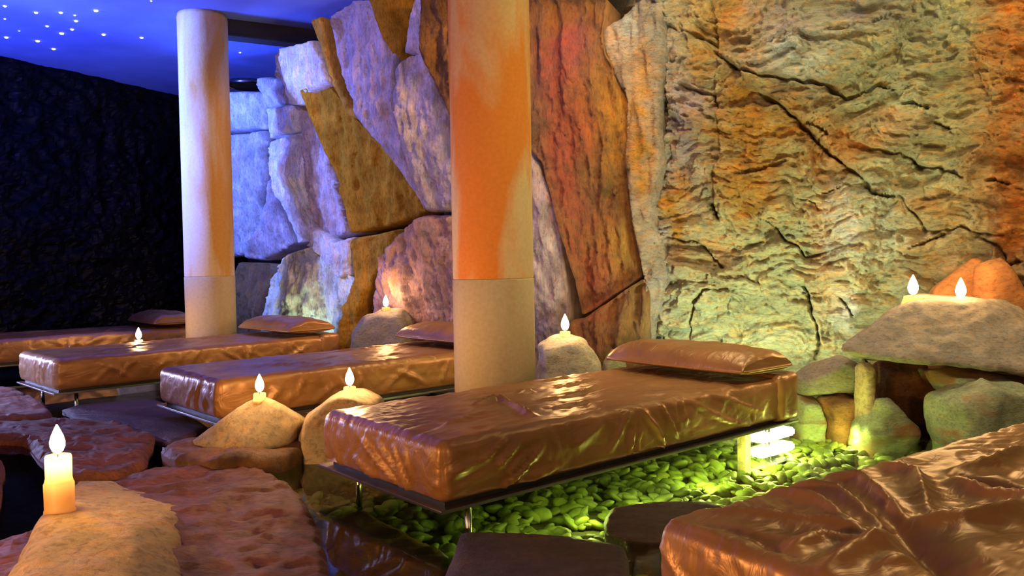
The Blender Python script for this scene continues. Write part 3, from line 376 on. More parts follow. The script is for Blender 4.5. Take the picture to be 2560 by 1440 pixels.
M['bed'] = stone('pond_bed', (.075, .075, .025), .5, 8, .5, .7, (1, 1, 1))
def flame_mat():
    m, nt, nd, lk, P = new_mat('candle_flame')
    tc = N(nd, 'ShaderNodeTexCoord'); sp = N(nd, 'ShaderNodeSeparateXYZ'); lk.new(tc.outputs['Generated'], sp.inputs[0])
    r = ramp(nd, [(0, (1., .55, .18)), (.35, (1., .86, .5)), (.8, (1., .78, .36)), (1, (1., .5, .12))]); lk.new(sp.outputs['Z'], r.inputs[0])
    P.inputs['Base Color'].default_value = (0, 0, 0, 1); lk.new(r.outputs[0], P.inputs['Emission Color']); P.inputs['Emission Strength'].default_value = 22
    return m
M['flame'] = flame_mat()
def wax():
    m, nt, nd, lk, P = new_mat('candle_wax')
    tc = N(nd, 'ShaderNodeTexCoord'); n = N(nd, 'ShaderNodeTexNoise', Scale=18.0, Detail=3.0); lk.new(tc.outputs['Object'], n.inputs['Vector'])
    r = ramp(nd, [(.3, (.80, .58, .30)), (.7, (.92, .72, .42))]); lk.new(n.outputs['Fac'], r.inputs[0]); lk.new(r.outputs[0], P.inputs['Base Color'])
    P.inputs['Subsurface Weight'].default_value = 1; P.inputs['Subsurface Radius'].default_value = (1., .45, .12); P.inputs['Subsurface Scale'].default_value = .06
    P.inputs['Roughness'].default_value = .45
    tl = N(nd, 'ShaderNodeBsdfTranslucent'); tl.inputs[0].default_value = (1., .62, .25, 1); mx = N(nd, 'ShaderNodeMixShader'); mx.inputs[0].default_value = .5
    lk.new(P.outputs[0], mx.inputs[1]); lk.new(tl.outputs[0], mx.inputs[2]); lk.new(mx.outputs[0], nd['Material Output'].inputs['Surface'])
    return m
M['wax'] = wax()
def ceiling_mat():
    m, nt, nd, lk, P = new_mat('ceiling_paint')
    tc = N(nd, 'ShaderNodeNewGeometry'); n = N(nd, 'ShaderNodeTexNoise', Scale=3.0, Detail=6.0); lk.new(tc.outputs['Position'], n.inputs['Vector'])
    r = ramp(nd, [(.3, (.15, .19, .46)), (.7, (.19, .24, .56))]); lk.new(n.outputs['Fac'], r.inputs[0]); lk.new(r.outputs[0], P.inputs['Base Color'])
    P.inputs['Roughness'].default_value = .85
    return m
M['ceiling'] = ceiling_mat()
def darkwall_mat():
    m, nt, nd, lk, P = new_mat('black_glossy_rock')
    tc = N(nd, 'ShaderNodeNewGeometry'); n = N(nd, 'ShaderNodeTexNoise', Scale=9.0, Detail=6.0); lk.new(tc.outputs['Position'], n.inputs['Vector'])
    r = ramp(nd, [(.35, (.002, .002, .003)), (.75, (.010, .009, .012))]); lk.new(n.outputs['Fac'], r.inputs[0]); lk.new(r.outputs[0], P.inputs['Base Color'])
    b = N(nd, 'ShaderNodeBump', Strength=.5, Distance=.03); lk.new(n.outputs['Fac'], b.inputs['Height']); lk.new(b.outputs[0], P.inputs['Normal'])
    P.inputs['Roughness'].default_value = .42; P.inputs['Specular IOR Level'].default_value = .10
    return m
M['darkwall'] = darkwall_mat()
def water_mat():
    m, nt, nd, lk, P = new_mat('pond_water')
    out = nd['Material Output']; nd.remove(P)
    tc = N(nd, 'ShaderNodeNewGeometry'); n = N(nd, 'ShaderNodeTexNoise', Scale=5.0, Detail=2.0); lk.new(tc.outputs['Position'], n.inputs['Vector'])
    b = N(nd, 'ShaderNodeBump', Strength=.05, Distance=.02); lk.new(n.outputs['Fac'], b.inputs['Height'])
    fr = N(nd, 'ShaderNodeFresnel', IOR=1.33); lk.new(b.outputs[0], fr.inputs['Normal'])
    tr = N(nd, 'ShaderNodeBsdfTransparent'); tr.inputs[0].default_value = (.86, .9, .78, 1)
    gl = N(nd, 'ShaderNodeBsdfGlossy', Roughness=.03); lk.new(b.outputs[0], gl.inputs['Normal'])
    mx = N(nd, 'ShaderNodeMixShader'); lk.new(fr.outputs[0], mx.inputs[0]); lk.new(tr.outputs[0], mx.inputs[1]); lk.new(gl.outputs[0], mx.inputs[2]); lk.new(mx.outputs[0], out.inputs['Surface'])
    return m
M['water'] = water_mat()
def column_mat(name, base, stain, amount, seed):
    m, nt, nd, lk, P = new_mat(name)
    tc = N(nd, 'ShaderNodeTexCoord'); mp = N(nd, 'ShaderNodeMapping'); mp.inputs['Location'].default_value = (seed, seed*.7, 0); mp.inputs['Rotation'].default_value = (.5, .55, 0); mp.inputs['Scale'].default_value = (2.6, 2.6, .55)
    lk.new(tc.outputs['Object'], mp.inputs['Vector'])
    n = N(nd, 'ShaderNodeTexNoise', Scale=1.3, Detail=6.0, Roughness=.55, Distortion=.5); lk.new(mp.outputs[0], n.inputs['Vector'])
    r = ramp(nd, [(.5-amount, (0, 0, 0)), (.62-amount*.6, (1, 1, 1))]); lk.new(n.outputs['Fac'], r.inputs[0])
    c = mixc(nd, lk, r.outputs[0], base, stain)
    n2 = N(nd, 'ShaderNodeTexNoise', Scale=60.0, Detail=4.0); lk.new(tc.outputs['Object'], n2.inputs['Vector'])
    r2 = ramp(nd, [(.3, (.93, .92, .91)), (.7, (1.05, 1.05, 1.05))]); lk.new(n2.outputs['Fac'], r2.inputs[0])
    c = mixc(nd, lk, 1.0, c, r2.outputs[0], 'MULTIPLY'); lk.new(c, P.inputs['Base Color'])
    b = N(nd, 'ShaderNodeBump', Strength=.15, Distance=.01); lk.new(n2.outputs['Fac'], b.inputs['Height']); lk.new(b.outputs[0], P.inputs['Normal'])
    P.inputs['Roughness'].default_value = .8; P.inputs['Specular IOR Level'].default_value = .2
    return m
M['shaft_near'] = column_mat('stained_plaster_near', (.68, .50, .30), (.72, .24, .045), .07, 1.3)
M['shaft_far'] = column_mat('stained_plaster_far', (.62, .52, .40), (.56, .30, .08), .06, 4.1)
M['drum'] = column_mat('plain_plaster', (.46, .36, .23), (.42, .31, .18), .0, 7.7)

# =====================================================================================================
# setting: pond bed, water, ceiling, dark wall
# =====================================================================================================
CEIL = 2.88; WZ = .07
bx = np.linspace(-8.5, 6.0, 146); by = np.linspace(-2.5, 11.5, 141); BX, BY = np.meshgrid(bx, by)
BP = np.stack([BX.ravel(), BY.ravel(), np.zeros(BX.size)], 1); BZ = -.05+.012*fbm(BP*1.7, 3)
idx = np.arange(BX.size).reshape(BX.shape)
BF = np.stack([idx[:-1, :-1], idx[:-1, 1:], idx[1:, 1:], idx[1:, :-1]], -1).reshape(-1, 4)
floor = tag(mesh_obj('floor', np.column_stack([BP[:, :2], BZ]), BF, M['bed']), kind='structure')
water = mesh_obj('water', [(-8.5, -2.5, WZ), (6, -2.5, WZ), (6, 11.5, WZ), (-8.5, 11.5, WZ)], [(0, 1, 2, 3)], M['water'])
tag(water, 'still shallow pond water between the flagstones under the loungers', 'water', kind='stuff')
ceiling = tag(box('ceiling', (-8.5, -2.5, CEIL), (6, 11.5, CEIL+.15), M['ceiling']), kind='structure')
# fibre-optic stars set into the ceiling (plan positions)
for k, (x, y, r) in enumerate(STARS):
    me = bpy.data.meshes.new('star_light') if k == 0 else star_me
    if k == 0:
        bm = bmesh.new(); bmesh.ops.create_icosphere(bm, subdivisions=2, radius=1); bm.to_mesh(me); bm.free(); me.materials.append(M['star']); star_me = me
    o = bpy.data.objects.new('star_light', star_me); COL.objects.link(o); o.location = (x, y, CEIL-.002); o.scale = (r, r, r*.6); o.parent = ceiling
# the dark beam that runs from over the far column to the rock
bd = Vector((.87, .49, 0)); b0 = Vector((-2.26, 6.62, 0))
be = empty('ceiling_beam', (b0.x, b0.y, CEIL), math.atan2(bd.y, bd.x))
box('beam_body', (-.02, 0, -.135), (.95, .16, 0), M['beam'], be, .006); box('beam_trim', (-.02, -.012, -.135), (.95, .0, -.118), M['black'], be)
tag(be, 'dark ceiling beam from the far column to the rock', 'beam')
be.location.z = CEIL-.001
# round recessed ceiling fixture over the corner boulders
rf = empty('ceiling_vent', RING)
lathe('dish', [(.02, -.02), (.10, -.022), (.17, -.03), (.2, -.045), (.205, -.03), (.2, 0)], M['black'], rf)
V, F = [], []
for i in range(48):
    a = 2*math.pi*i/48
    for (r, z) in ((.205, 0), (.205, -.05), (.222, -.05), (.222, 0)): V.append((r*math.cos(a), r*math.sin(a), z))
for i in range(48):
    for j in range(4): F.append((i*4+j, i*4+(j+1) % 4, ((i+1) % 48)*4+(j+1) % 4, ((i+1) % 48)*4+j))
mesh_obj('rim', V, F, M['steel'], rf)
tag(rf, 'round dark ceiling vent with a thin pale rim above the corner boulders', 'vent')

# left wall: black glossy broken rock
P0, P1 = np.array((-8.3, .2)), np.array((-3.25, 10.85)); nw, nh = 420, 150
U, Zg = np.meshgrid(np.linspace(0, 1, nw), np.linspace(-.13, CEIL, nh)); d = P1-P0; Ld = np.linalg.norm(d); d = d/Ld; nrm = np.array((d[1], -d[0]))
Q = np.stack([U.ravel()*Ld, Zg.ravel(), np.zeros(U.size)], 1)
hw = .05*fbm(Q*1.3, 3)+.035*ridged(Q*np.array((4., 5., 1))+3, 3)+.012*noise3(Q*16)
XY = P0+np.outer(U.ravel()*Ld, d)+np.outer(hw, nrm); idx = np.arange(U.size).reshape(U.shape)
FW = np.stack([idx[:-1, :-1], idx[:-1, 1:], idx[1:, 1:], idx[1:, :-1]], -1).reshape(-1, 4)
tag(mesh_obj('wall_left', np.column_stack([XY, Zg.ravel()]), FW, M['darkwall'], smooth_shade=False), kind='structure')

# =====================================================================================================
# the cave wall: one carved face on the right, boulders and slabs bedded in front of it on the left
# =====================================================================================================
def stain_tint(S, Z, tint, stains, warp):
    P = np.stack([S, Z, np.zeros_like(S)], 1); wx = .10*fbm(P*3+5, 3)*warp; wz = .12*fbm(P*3+15, 3)*warp; g = fbm(P*np.array((7, 13, 1))+3, 4)
    for (c, ru, rv, t, w) in stains:
        q = ((S+wx-c[0])/ru)**2+((Z+wz-c[1])/rv)**2
        k = np.clip(w*1.25*np.exp(-q*.9)*(1+.55*g), 0, 1)[:, None]
        tint = tint*(1-k)+np.array(TINT[t])*k
    return tint
sg = np.concatenate([np.linspace(1.2, 2.6, 60, endpoint=False), np.linspace(2.6, 6.3, 640, endpoint=False), np.linspace(6.3, SMAX, 120)]); ns, nz = len(sg), 400
S, Z = np.meshgrid(sg, np.linspace(-.14, CEIL+.02, nz)); S = S.ravel(); Z = Z.ravel(); Z = Z*(1-.19*smooth(8.35, 9.0, S))
P = np.stack([S, Z, np.zeros_like(S)], 1); P2 = P[:, :2]
w1 = np.stack([fbm(P*2.2+3, 3), fbm(P*2.2+8, 3), np.zeros_like(S)], 1)
H = .10+.075*fbm(P*1.1+2, 3)+.035*ridged(P*np.array((2.6, 3.2, 1))+w1*.35+4, 2)
chip = ridged(P*np.array((6., 15., 1))+w1*.9+7, 3)
H += .010*chip+.010*fbm(P*np.array((16, 38, 1))+w1*2, 3)
def terrace(f, k=.72):
    i = np.floor(f); return i+smooth(k, 1., f-i)
H += .028*terrace(3.2*fbm(P*np.array((1.7, 3.4, 1))+w1*.5+21, 4))+.013*terrace(3.0*fbm(P*np.array((4.5, 12., 1))+w1*.8+51, 3), .6)+.007*terrace(3.0*fbm(P*np.array((11, 27., 1))+w1*1.5+71, 3), .5)
def near(line, pad):
    l = np.asarray(line); return np.where((S > l[:, 0].min()-pad) & (S < l[:, 0].max()+pad) & (Z > l[:, 1].min()-pad) & (Z < l[:, 1].max()+pad))[0]
for line, a, fo in LEDGES:
    m = near(line, fo*4); dd, sd, pr = poly_dist(P2[m]+.03*w1[m, :2], line); H[m] += a*smooth(-.012, .012, sd*dd)*np.exp(-dd/fo)*smooth(0, .08, pr)*smooth(1, .92, pr)*(1-smooth(fo*2.5, fo*4, dd))
jig = .012*np.stack([noise3(P*14), noise3(P*14+40)], 1)
for line, wd, dp in CRACKS:
    m = near(line, .16); dd, sd, pr = poly_dist(P2[m]+.022*w1[m, :2]+jig[m], line)
    wv = wd*.8*(.35+1.0*np.abs(noise3(np.stack([pr*9, pr*0+wd*100, pr*0], 1)))); H[m] -= dp*np.exp(-(dd/wv)**2)*(.35+.65*smooth(0, .15, pr)*smooth(1, .85, pr))
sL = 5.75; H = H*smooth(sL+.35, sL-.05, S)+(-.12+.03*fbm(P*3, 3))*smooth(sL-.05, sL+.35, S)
tint = np.tile(np.array(TINT['base']), (len(S), 1))*(1+.22*fbm(P*np.array((2.5, 4.5, 1))+60, 4))[:, None]
tint = stain_tint(S, Z, tint, STAINS, 1.)
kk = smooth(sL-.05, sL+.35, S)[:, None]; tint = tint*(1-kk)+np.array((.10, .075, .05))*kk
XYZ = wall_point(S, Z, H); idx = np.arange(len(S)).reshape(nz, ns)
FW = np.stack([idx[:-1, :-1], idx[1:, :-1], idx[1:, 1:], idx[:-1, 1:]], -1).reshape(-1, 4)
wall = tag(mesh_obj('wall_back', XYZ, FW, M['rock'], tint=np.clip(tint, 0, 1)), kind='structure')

def sheet(poly, step, jit=.25, seed=0):
    """points of a polygon (densified rim first) and a constrained triangulation of it"""
    poly = np.asarray(poly, float); r = np.random.default_rng(seed); rim = []
    for i in range(len(poly)):
        a, b = poly[i], poly[(i+1) % len(poly)]; n = max(1, int(np.linalg.norm(b-a)/step))
        for k in range(n): rim.append(a+(b-a)*k/n)
    rim = np.array(rim); nr = len(rim)
    rim = rim+step*.55*np.stack([noise3(np.column_stack([rim*5, np.full(nr, seed)])), noise3(np.column_stack([rim*5+31, np.full(nr, seed)]))], 1)
    for _ in range(2): rim = (np.roll(rim, 1, 0)+2*rim+np.roll(rim, -1, 0))/4
    lo, hi = rim.min(0), rim.max(0); gx, gy = np.meshgrid(np.arange(lo[0], hi[0], step), np.arange(lo[1], hi[1], step*.9))
    gx[1::2] += step*.5; G = np.stack([gx.ravel(), gy.ravel()], 1)+r.uniform(-jit, jit, (gx.size, 2))*step
    G = G[inside(G, rim)]; dd = poly_dist(G, rim, True)[0]; G = G[dd > step*.45]
    pts = np.vstack([rim, G]); ed = [(i, (i+1) % nr) for i in range(nr)]
    v, e, f, ov, oe, of = delaunay_2d_cdt([Vector(p) for p in pts], ed, [list(range(nr))], 1, 1e-6)
    V = np.array([tuple(q) for q in v]); return V, [list(t) for t in f], rim
def piece(name, poly, place, step, h, bulge, edge, back, mat, parent, seed, tint=None, rough=.02, freq=4., layers=(1, 1), stains=None, facets=0, tilt=0.):
    """a stone with the given outline: bulged, rounded to its rim, with walls going back"""
    V, F, rim = sheet(poly, step, seed=seed); dist = poly_dist(V, rim, True)[0]
    rnd = 1-(1-np.clip(dist/edge, 0, 1))**2; q = np.column_stack([V*np.array(layers)*freq, np.full(len(V), seed*3.7)])
    H = h+bulge*.35*np.sqrt(np.clip(rnd, 0, 1))-bulge*.3+rough*.8*fbm(q, 4)*(.35+.65*rnd)
    if facets:
        R0 = np.random.default_rng(seed); ext = np.ptp(V, axis=0).max(); Hf = np.full(len(V), 9.)
        for _ in range(facets):
            c = V[R0.integers(len(V))]; nn = R0.normal(size=2)*bulge*1.5/max(ext, .25); Hf = np.minimum(Hf, bulge*.8+(V-c)@nn+R0.uniform(0, .2)*bulge)
        H += np.clip(Hf, -bulge, bulge)*np.clip(dist/(edge*.6), 0, 1)**.6
        ww = fbm(q*.7+3, 2)[:, None]
        H += rough*.50*terrace(2.5*fbm(q*.5+ww*.3+21, 4))*np.clip(dist/.03, .2, 1)+rough*.10*terrace(3.*fbm(q*1.9+ww*.4+41, 3), .6)+rough*.45*ridged(q*np.array((1., .25, 1))+ww*.4+60, 3)*np.clip(dist/.02, 0, 1)+rough*.18*fbm(q*6, 2)
    H += tilt*(V[:, 0]-V[:, 0].mean())
    n0 = len(V); key = {tuple(np.round(p, 6)): i for i, p in enumerate(V)}
    cnt = {}
    for f in F:
        for i in range(3): e = (f[i], f[(i+1) % 3]); cnt[e] = 1
    bd = [e for e in cnt if (e[1], e[0]) not in cnt]; ids = sorted({i for e in bd for i in e}); mp = {v: n0+k for k, v in enumerate(ids)}
    cen = V.mean(0); V2 = np.vstack([V, cen+(V[ids]-cen)*.97]); H2 = np.concatenate([H, np.full(len(ids), back)])
    F2 = [list(f) for f in F]+[[b, a, mp[a], mp[b]] for a, b in bd]
    XYZ = place(V2[:, 0], V2[:, 1], H2); tv = None
    if tint is not None:
        tv = np.tile(np.array(tint), (len(V2), 1))*(1+.30*fbm(np.column_stack([V2*np.array((5, 7)), np.full(len(V2), seed)]), 4))[:, None]
        if stains: tv = stain_tint(V2[:, 0], V2[:, 1], tv, stains, .6)
        tv = np.clip(tv, 0, 1)
    return mesh_obj(name, XYZ, F2, mat, parent, tint=tv)
for k, (nm, hh, bu, tn, poly) in enumerate(BOULDERS):
    piece(nm, poly, lambda s, z, q: wall_point(s, z, q), .015, hh, bu, .022+.2*bu, -.14, M['rock_matte' if tn in ('brown', 'amber', 'ochre', 'darkbrown') else 'rock_streaked' if k < 23 else 'rock'], wall, k+1, TINT[tn], .020+.13*bu, 4.5, (3.6, 1.) if tn in ('grey', 'pale', 'mauve') else (2.6, .9), STAINS_MID if k >= 20 else None, 5, {'brown': .38, 'amber': .35, 'ochre': .3, 'darkbrown': .5}.get(tn, 0.))

# =====================================================================================================
# flagstones
# =====================================================================================================
FLAG_LABEL = FLAG_LABELS
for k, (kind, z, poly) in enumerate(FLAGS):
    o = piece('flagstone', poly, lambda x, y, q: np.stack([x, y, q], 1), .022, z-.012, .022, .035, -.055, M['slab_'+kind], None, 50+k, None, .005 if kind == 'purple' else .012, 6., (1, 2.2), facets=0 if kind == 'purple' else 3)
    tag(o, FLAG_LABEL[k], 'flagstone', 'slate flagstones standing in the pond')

# =====================================================================================================
# loose rocks
# =====================================================================================================
def hull_rock(name, pts, mat, label, cat='rock', ground=True, voxel=.016, amp=.012, seed=0, soften=4, freq=5.):
    bm = bmesh.new(); low = min(p[2] for p in pts)
    for p in pts: bm.verts.new(p)
    if ground:
        for p in pts:
            if p[2] < low+.09: bm.verts.new((p[0], p[1], -.125))
    bmesh.ops.convex_hull(bm, input=bm.verts[:])
    for v in [v for v in bm.verts if not v.link_faces]: bm.verts.remove(v)
    bmesh.ops.recalc_face_normals(bm, faces=bm.faces[:])
    me = bpy.data.meshes.new(name); bm.to_mesh(me); bm.free(); o = bpy.data.objects.new(name, me); COL.objects.link(o)
    md = o.modifiers.new('r', 'REMESH'); md.mode = 'VOXEL'; md.voxel_size = voxel
    dg = bpy.context.evaluated_depsgraph_get(); ev = o.evaluated_get(dg); me2 = bpy.data.meshes.new_from_object(ev)
    o.modifiers.clear(); o.data = me2; bpy.data.meshes.remove(me); me2.name = name
    n = len(me2.vertices); co = np.empty(n*3); me2.vertices.foreach_get('co', co); co = co.reshape(-1, 3)
    ne = len(me2.edges); E = np.empty(ne*2, np.int64); me2.edges.foreach_get('vertices', E); E = E.reshape(-1, 2); deg = np.bincount(E.ravel(), minlength=n)[:, None]
    for _ in range(soften):
        acc = np.zeros_like(co); np.add.at(acc, E[:, 0], co[E[:, 1]]); np.add.at(acc, E[:, 1], co[E[:, 0]]); co = .4*co+.6*acc/np.maximum(deg, 1)
    me2.vertices.foreach_set('co', co.ravel()); me2.update()
    nr = np.empty(n*3); me2.vertex_normals.foreach_get('vector', nr); nr = nr.reshape(-1, 3)
    q = co+seed*3.1; co = co+nr*(amp*fbm(q*freq, 4)+amp*.8*ridged(q*freq*.7+9, 3)-amp*.8*.5)[:, None]
    c = co.mean(0).copy(); c[2] = co[:, 2].min(); me2.vertices.foreach_set('co', (co-c).ravel()); me2.update(); o.location = c
    me2.polygons.foreach_set('use_smooth', np.ones(len(me2.polygons), bool)); me2.materials.clear(); me2.materials.append(mat)
    return tag(o, label, cat)
for k, (key, nm, mt, lab, gr, vx, am) in enumerate((
    ('sand', 'sandstone_rock', 'sand', 'broad sand-coloured rock in the front corner carrying the tall candle', False, .012, .008),
    ('pyramid', 'sandstone_rock', 'sandgrey', 'sand-coloured pyramid rock with a candle on a brown slab', False, .012, .005),
    ('low', 'sandstone_rock', 'sandgrey', 'low sand-coloured rock with a candle against the central lounger', True, .014, .007),
    ('boulderB', 'candle_boulder', 'greystone', 'rounded grey boulder with a candle in front of the slanted brown slab', True, .016, .010),
    ('paleA', 'candle_boulder', 'palestone', 'pale rock with a candle just right of the near column', True, .016, .016),
    ('table', 'table_rock', 'greystone', 'large flat-topped rock carrying two tealights at the right', False, .016, .012),
    ('peakL', 'peaked_rock', 'orangestone', 'tall orange peaked rock behind the two tealights', True, .016, .010),
    ('peakR', 'peaked_rock', 'orangestone', 'shorter orange peaked rock at the right, behind the tall orange one', True, .016, .010),
    ('post', 'support_stone', 'sand', 'narrow upright stone post propping the flat-topped rock', True, .012, .006),
    ('darkrock', 'support_stone', 'ruststone', 'dark rusty block beneath the flat-topped rock', True, .014, .020),
    ('lean', 'support_stone', 'greystone', 'grey slab left of the stone post, beside the lounger headrest', False, .014, .010),
    ('wedge', 'wedge_stone', 'greenstone', 'triangular green stone standing at the water edge', True, .014, .016),
    ('bigright', 'shore_boulder', 'greenstone', 'rusty green boulder behind the front lounger at the right edge', True, .016, .018),
    ('slabright', 'support_stone', 'greenstone', 'greenish slab wedged between the flat-topped rock and the rusty boulder', False, .016, .014),
    ('smallA', 'shore_stone', 'greenstone', 'greenish stone nearest the central lounger headrest', True, .014, .018),
    ('smallB', 'shore_stone', 'ruststone', 'broken rusty stone left of the stone post', True, .014, .024),
    ('cornerstone', 'shore_stone', 'greenstone', 'small pale green stone between the pale candle rock and the pillow', True, .014, .012))):
    hull_rock(nm, ROCKS[key], M[mt], lab, 'rock', gr, vx, am, k+1)

# =====================================================================================================
# loungers
# =====================================================================================================
LL, WW, TT, ZB = 1.94, .75, .19, .17
def rounded_box(lo, hi, step, rad):
    lo, hi = np.array(lo), np.array(hi); n = np.maximum(2, np.round((hi-lo)/step).astype(int)); key = {}; I = []; F = []
    def vid(t):
        if t not in key: key[t] = len(I); I.append(t)
        return key[t]
    for ax in range(3):
        a, b = (ax+1) % 3, (ax+2) % 3
        for side in (0, n[ax]):
            for i in range(n[a]):
                for j in range(n[b]):
                    q = []
                    for di, dj in ((0, 0), (1, 0), (1, 1), (0, 1)):
                        t = [0, 0, 0]; t[ax] = int(side); t[a] = i+di; t[b] = j+dj; q.append(vid(tuple(t)))
                    F.append(q if side else q[::-1])
    t = np.array(I)/n; p = lo+t*(hi-lo); inner = np.clip(p, lo+rad, hi-rad); dv = p-inner; L = np.linalg.norm(dv, axis=1); L = np.maximum(L, 1e-9)
    nr = dv/L[:, None]; return inner+nr*rad, nr, F
FK = 2.3
def fold_height(p2, folds):
    r = np.zeros(len(p2))
    for pts, amp, w in folds:
        dd, sd, pr = poly_dist(p2, pts); tp = np.sin(np.pi*np.clip(.08+.84*pr, 0, 1))**.7
        end0 = np.linalg.norm(p2-np.array(pts[0]), axis=1); r += amp*FK*tp*(np.exp(-(dd/(w*.85))**1.25)-.40*np.exp(-(dd/(2.2*w))**2))
    return r
def random_folds(seed, side, end, top):
    r = np.random.default_rng(seed); out = []
    for _ in range(side):
        x = r.uniform(.05, LL-.2); z = r.uniform(0, .05); dx = r.uniform(-.22, .22); dz = r.uniform(.08, .15)
        out.append(('side', [(x, z), (x+dx*.45, z+dz*.55), (x+dx, z+dz)], r.uniform(.005, .012), r.uniform(.009, .02)))
    for _ in range(end):
        y = r.uniform(.1, WW-.1); z = r.uniform(.0, .05); dy = r.uniform(-.14, .14)
        out.append(('end', [(y, z), (y+dy*.4, z+.06), (y+dy, z+.13)], r.uniform(.005, .010), r.uniform(.008, .016)))
    for _ in range(top):
        x = r.uniform(.2, LL-.5); y = r.uniform(.05, WW-.05); a = r.normal(0, .5); l = r.uniform(.08, .25)
        out.append(('top', [(x, y), (x+l*math.cos(a), y+l*math.sin(a))], r.uniform(.004, .009), r.uniform(.010, .022)))
    return out
def make_lounger(key, label, folds, puff, step, gain=1.):
    x, y, a = LOUNGERS[key]; root = empty('lounger', (x, y, 0), a); sd = ord(key)
    V, nr, F = rounded_box((0, 0, ZB), (LL, WW, ZB+TT), step, .030)
    wS = smooth(.6, .95, -nr[:, 1]); wE = smooth(.6, .95, -nr[:, 0]); wT = smooth(.6, .95, nr[:, 2]); wB = smooth(.6, .95, nr[:, 1])
    g = lambda f: [(p, am*gain, w) for (ff, p, am, w) in folds if ff == f]
    dsp = wS*fold_height(V[:, [0, 2]]-np.array((0, ZB)), g('side'))+wE*fold_height(V[:, [1, 2]]-np.array((0, ZB)), g('end'))+wT*fold_height(V[:, :2], g('top'))*smooth(0, .10, np.minimum(np.minimum(V[:, 0], LL-V[:, 0]), np.minimum(V[:, 1], WW-V[:, 1]))+.02)
    q = V*np.array((2.2, 2.6, 4.))+sd; bulge = 4*(V[:, 2]-ZB)/TT*(1-(V[:, 2]-ZB)/TT)
    dsp += puff*fbm(q, 3)*(wT+.5*wS+.5*wE)+(wS+wE+wB)*.008*bulge+.0040*ridged(V*np.array((7, 15, 11))+sd+2*fbm(q, 2)[:, None], 2)*(wT+wS+wE)
    V = V+nr*dsp[:, None]; V[:, 2] = np.maximum(V[:, 2], ZB-.004)
    mesh_obj('mattress', V, F, M['satin'], root)
    # fabric sleeve around the head end
    V, nr, F = rounded_box((LL-.140, -.022, ZB-.004), (LL+.018, WW+.022, ZB+TT+.014), .013, .028)
    q = V*np.array((14, 10, 9))+sd; V = V+nr*(.004*fbm(q, 3)+.003*ridged(V*np.array((30, 8, 3))+sd, 2))[:, None]
    mesh_obj('head_sleeve', V, F, M['satin'], root)
    box('base_panel', (.02, .02, .160), (LL-.02, WW-.03, ZB+.002), M['black'], root)
    box('platform', (-.020, -.020, .150), (LL+.02, WW+.02, .161), M['steel'], root, .003)
    for lx in (.12, LL-.15):
        for ly in (.035, WW-.035):
            l = lathe('leg', [(.011, -.06), (.011, .151)], M['steel'], root, 16); l.location = (lx, ly, 0)
            f = lathe('foot_plate', [(.05, -.06), (.05, -.045), (.02, -.04)], M['steel'], l, 20)
    return tag(root, label, 'lounger', 'bronze satin loungers over the pond')
def make_pillow(key, label, lift=.0, thick=.125):
    x, y, a = LOUNGERS[key]; root = empty('pillow', (x, y, 0), a); sd = ord(key)+7
    V, nr, F = rounded_box((0, 0, -.5), (1, 1, .5), .026, .001)
    u, v, w = V[:, 0]*2-1, V[:, 1]*2-1, V[:, 2]
    prof = np.clip(1-np.abs(u)**2.6, 0, 1)**.62*(.55+.45*np.clip(1-np.abs(v)**6, 0, 1)**.5)
    X = LL-.215+u*.205*(1-.05*v*v); Y = WW/2+v*(WW/2+.012)
    base = ZB+TT+.016; Zp = base+lift+thick*.30*(1+np.sign(w)*0)+np.where(w > 0, 1, -.30)*np.abs(w)*2*thick*.70*prof
    Zp += .010*fbm(np.stack([X*9, Y*7, np.full_like(X, sd)], 1), 3)*np.abs(w)*2*(w > 0)
    mesh_obj('cushion', np.stack([X, Y, np.maximum(Zp, base)], 1), F, M['satin'], root)
    # piped seam around the rim
    pts = []
    for t in np.linspace(0, 2*math.pi, 90, endpoint=False):
        c, s = math.cos(t), math.sin(t); m = max(abs(c), abs(s)); uu, vv = c/m, s/m
        pts.append((LL-.215+uu*.205*(1-.05*vv*vv), WW/2+vv*(WW/2+.012), base+lift+thick*.30))
    V, F = [], []; n = len(pts); r = .0075
    for i, p in enumerate(pts):
        tng = np.array(pts[(i+1) % n])-np.array(pts[i-1]); tng /= np.linalg.norm(tng); sd_ = np.array((tng[1], -tng[0], 0))
        for j in range(6): b = 2*math.pi*j/6; V.append(np.array(p)+sd_*r*math.cos(b)+np.array((0, 0, 1))*max(r*math.sin(b), -p[2]+base))
    for i in range(n):
        for j in range(6): F.append((i*6+j, ((i+1) % n)*6+j, ((i+1) % n)*6+(j+1) % 6, i*6+(j+1) % 6))
    mesh_obj('piping', V, F, M['satin'], root)
    return tag(root, label, 'pillow', 'flat satin pillows at the lounger heads')
make_lounger('A', 'bronze satin lounger in front of the near column, in the middle', FOLDS['A'], .004, .011)
make_lounger('B', 'bronze satin lounger behind the pyramid rock, its side lit golden', random_folds(2, 16, 3, 14), .004, .014)
make_lounger('C', 'bronze satin lounger in front of the far column', random_folds(3, 16, 4, 14), .004, .014)
make_lounger('D', 'bronze satin lounger farthest back along the dark left wall', random_folds(4, 18, 3, 14), .004, .016)
make_lounger('E', 'bronze satin lounger closest to the camera, deeply creased, lower right', FOLDS['E']+[f for f in random_folds(5, 12, 9, 0)], .006, .008, .85)
make_pillow('A', 'brown satin pillow on the central lounger against the lit rock')
make_pillow('B', 'satin pillow partly hidden behind the near column')
make_pillow('C', 'satin pillow with a shiny edge beside the far column')
make_pillow('D', 'small-looking satin pillow by the dark wall, left of the far column')

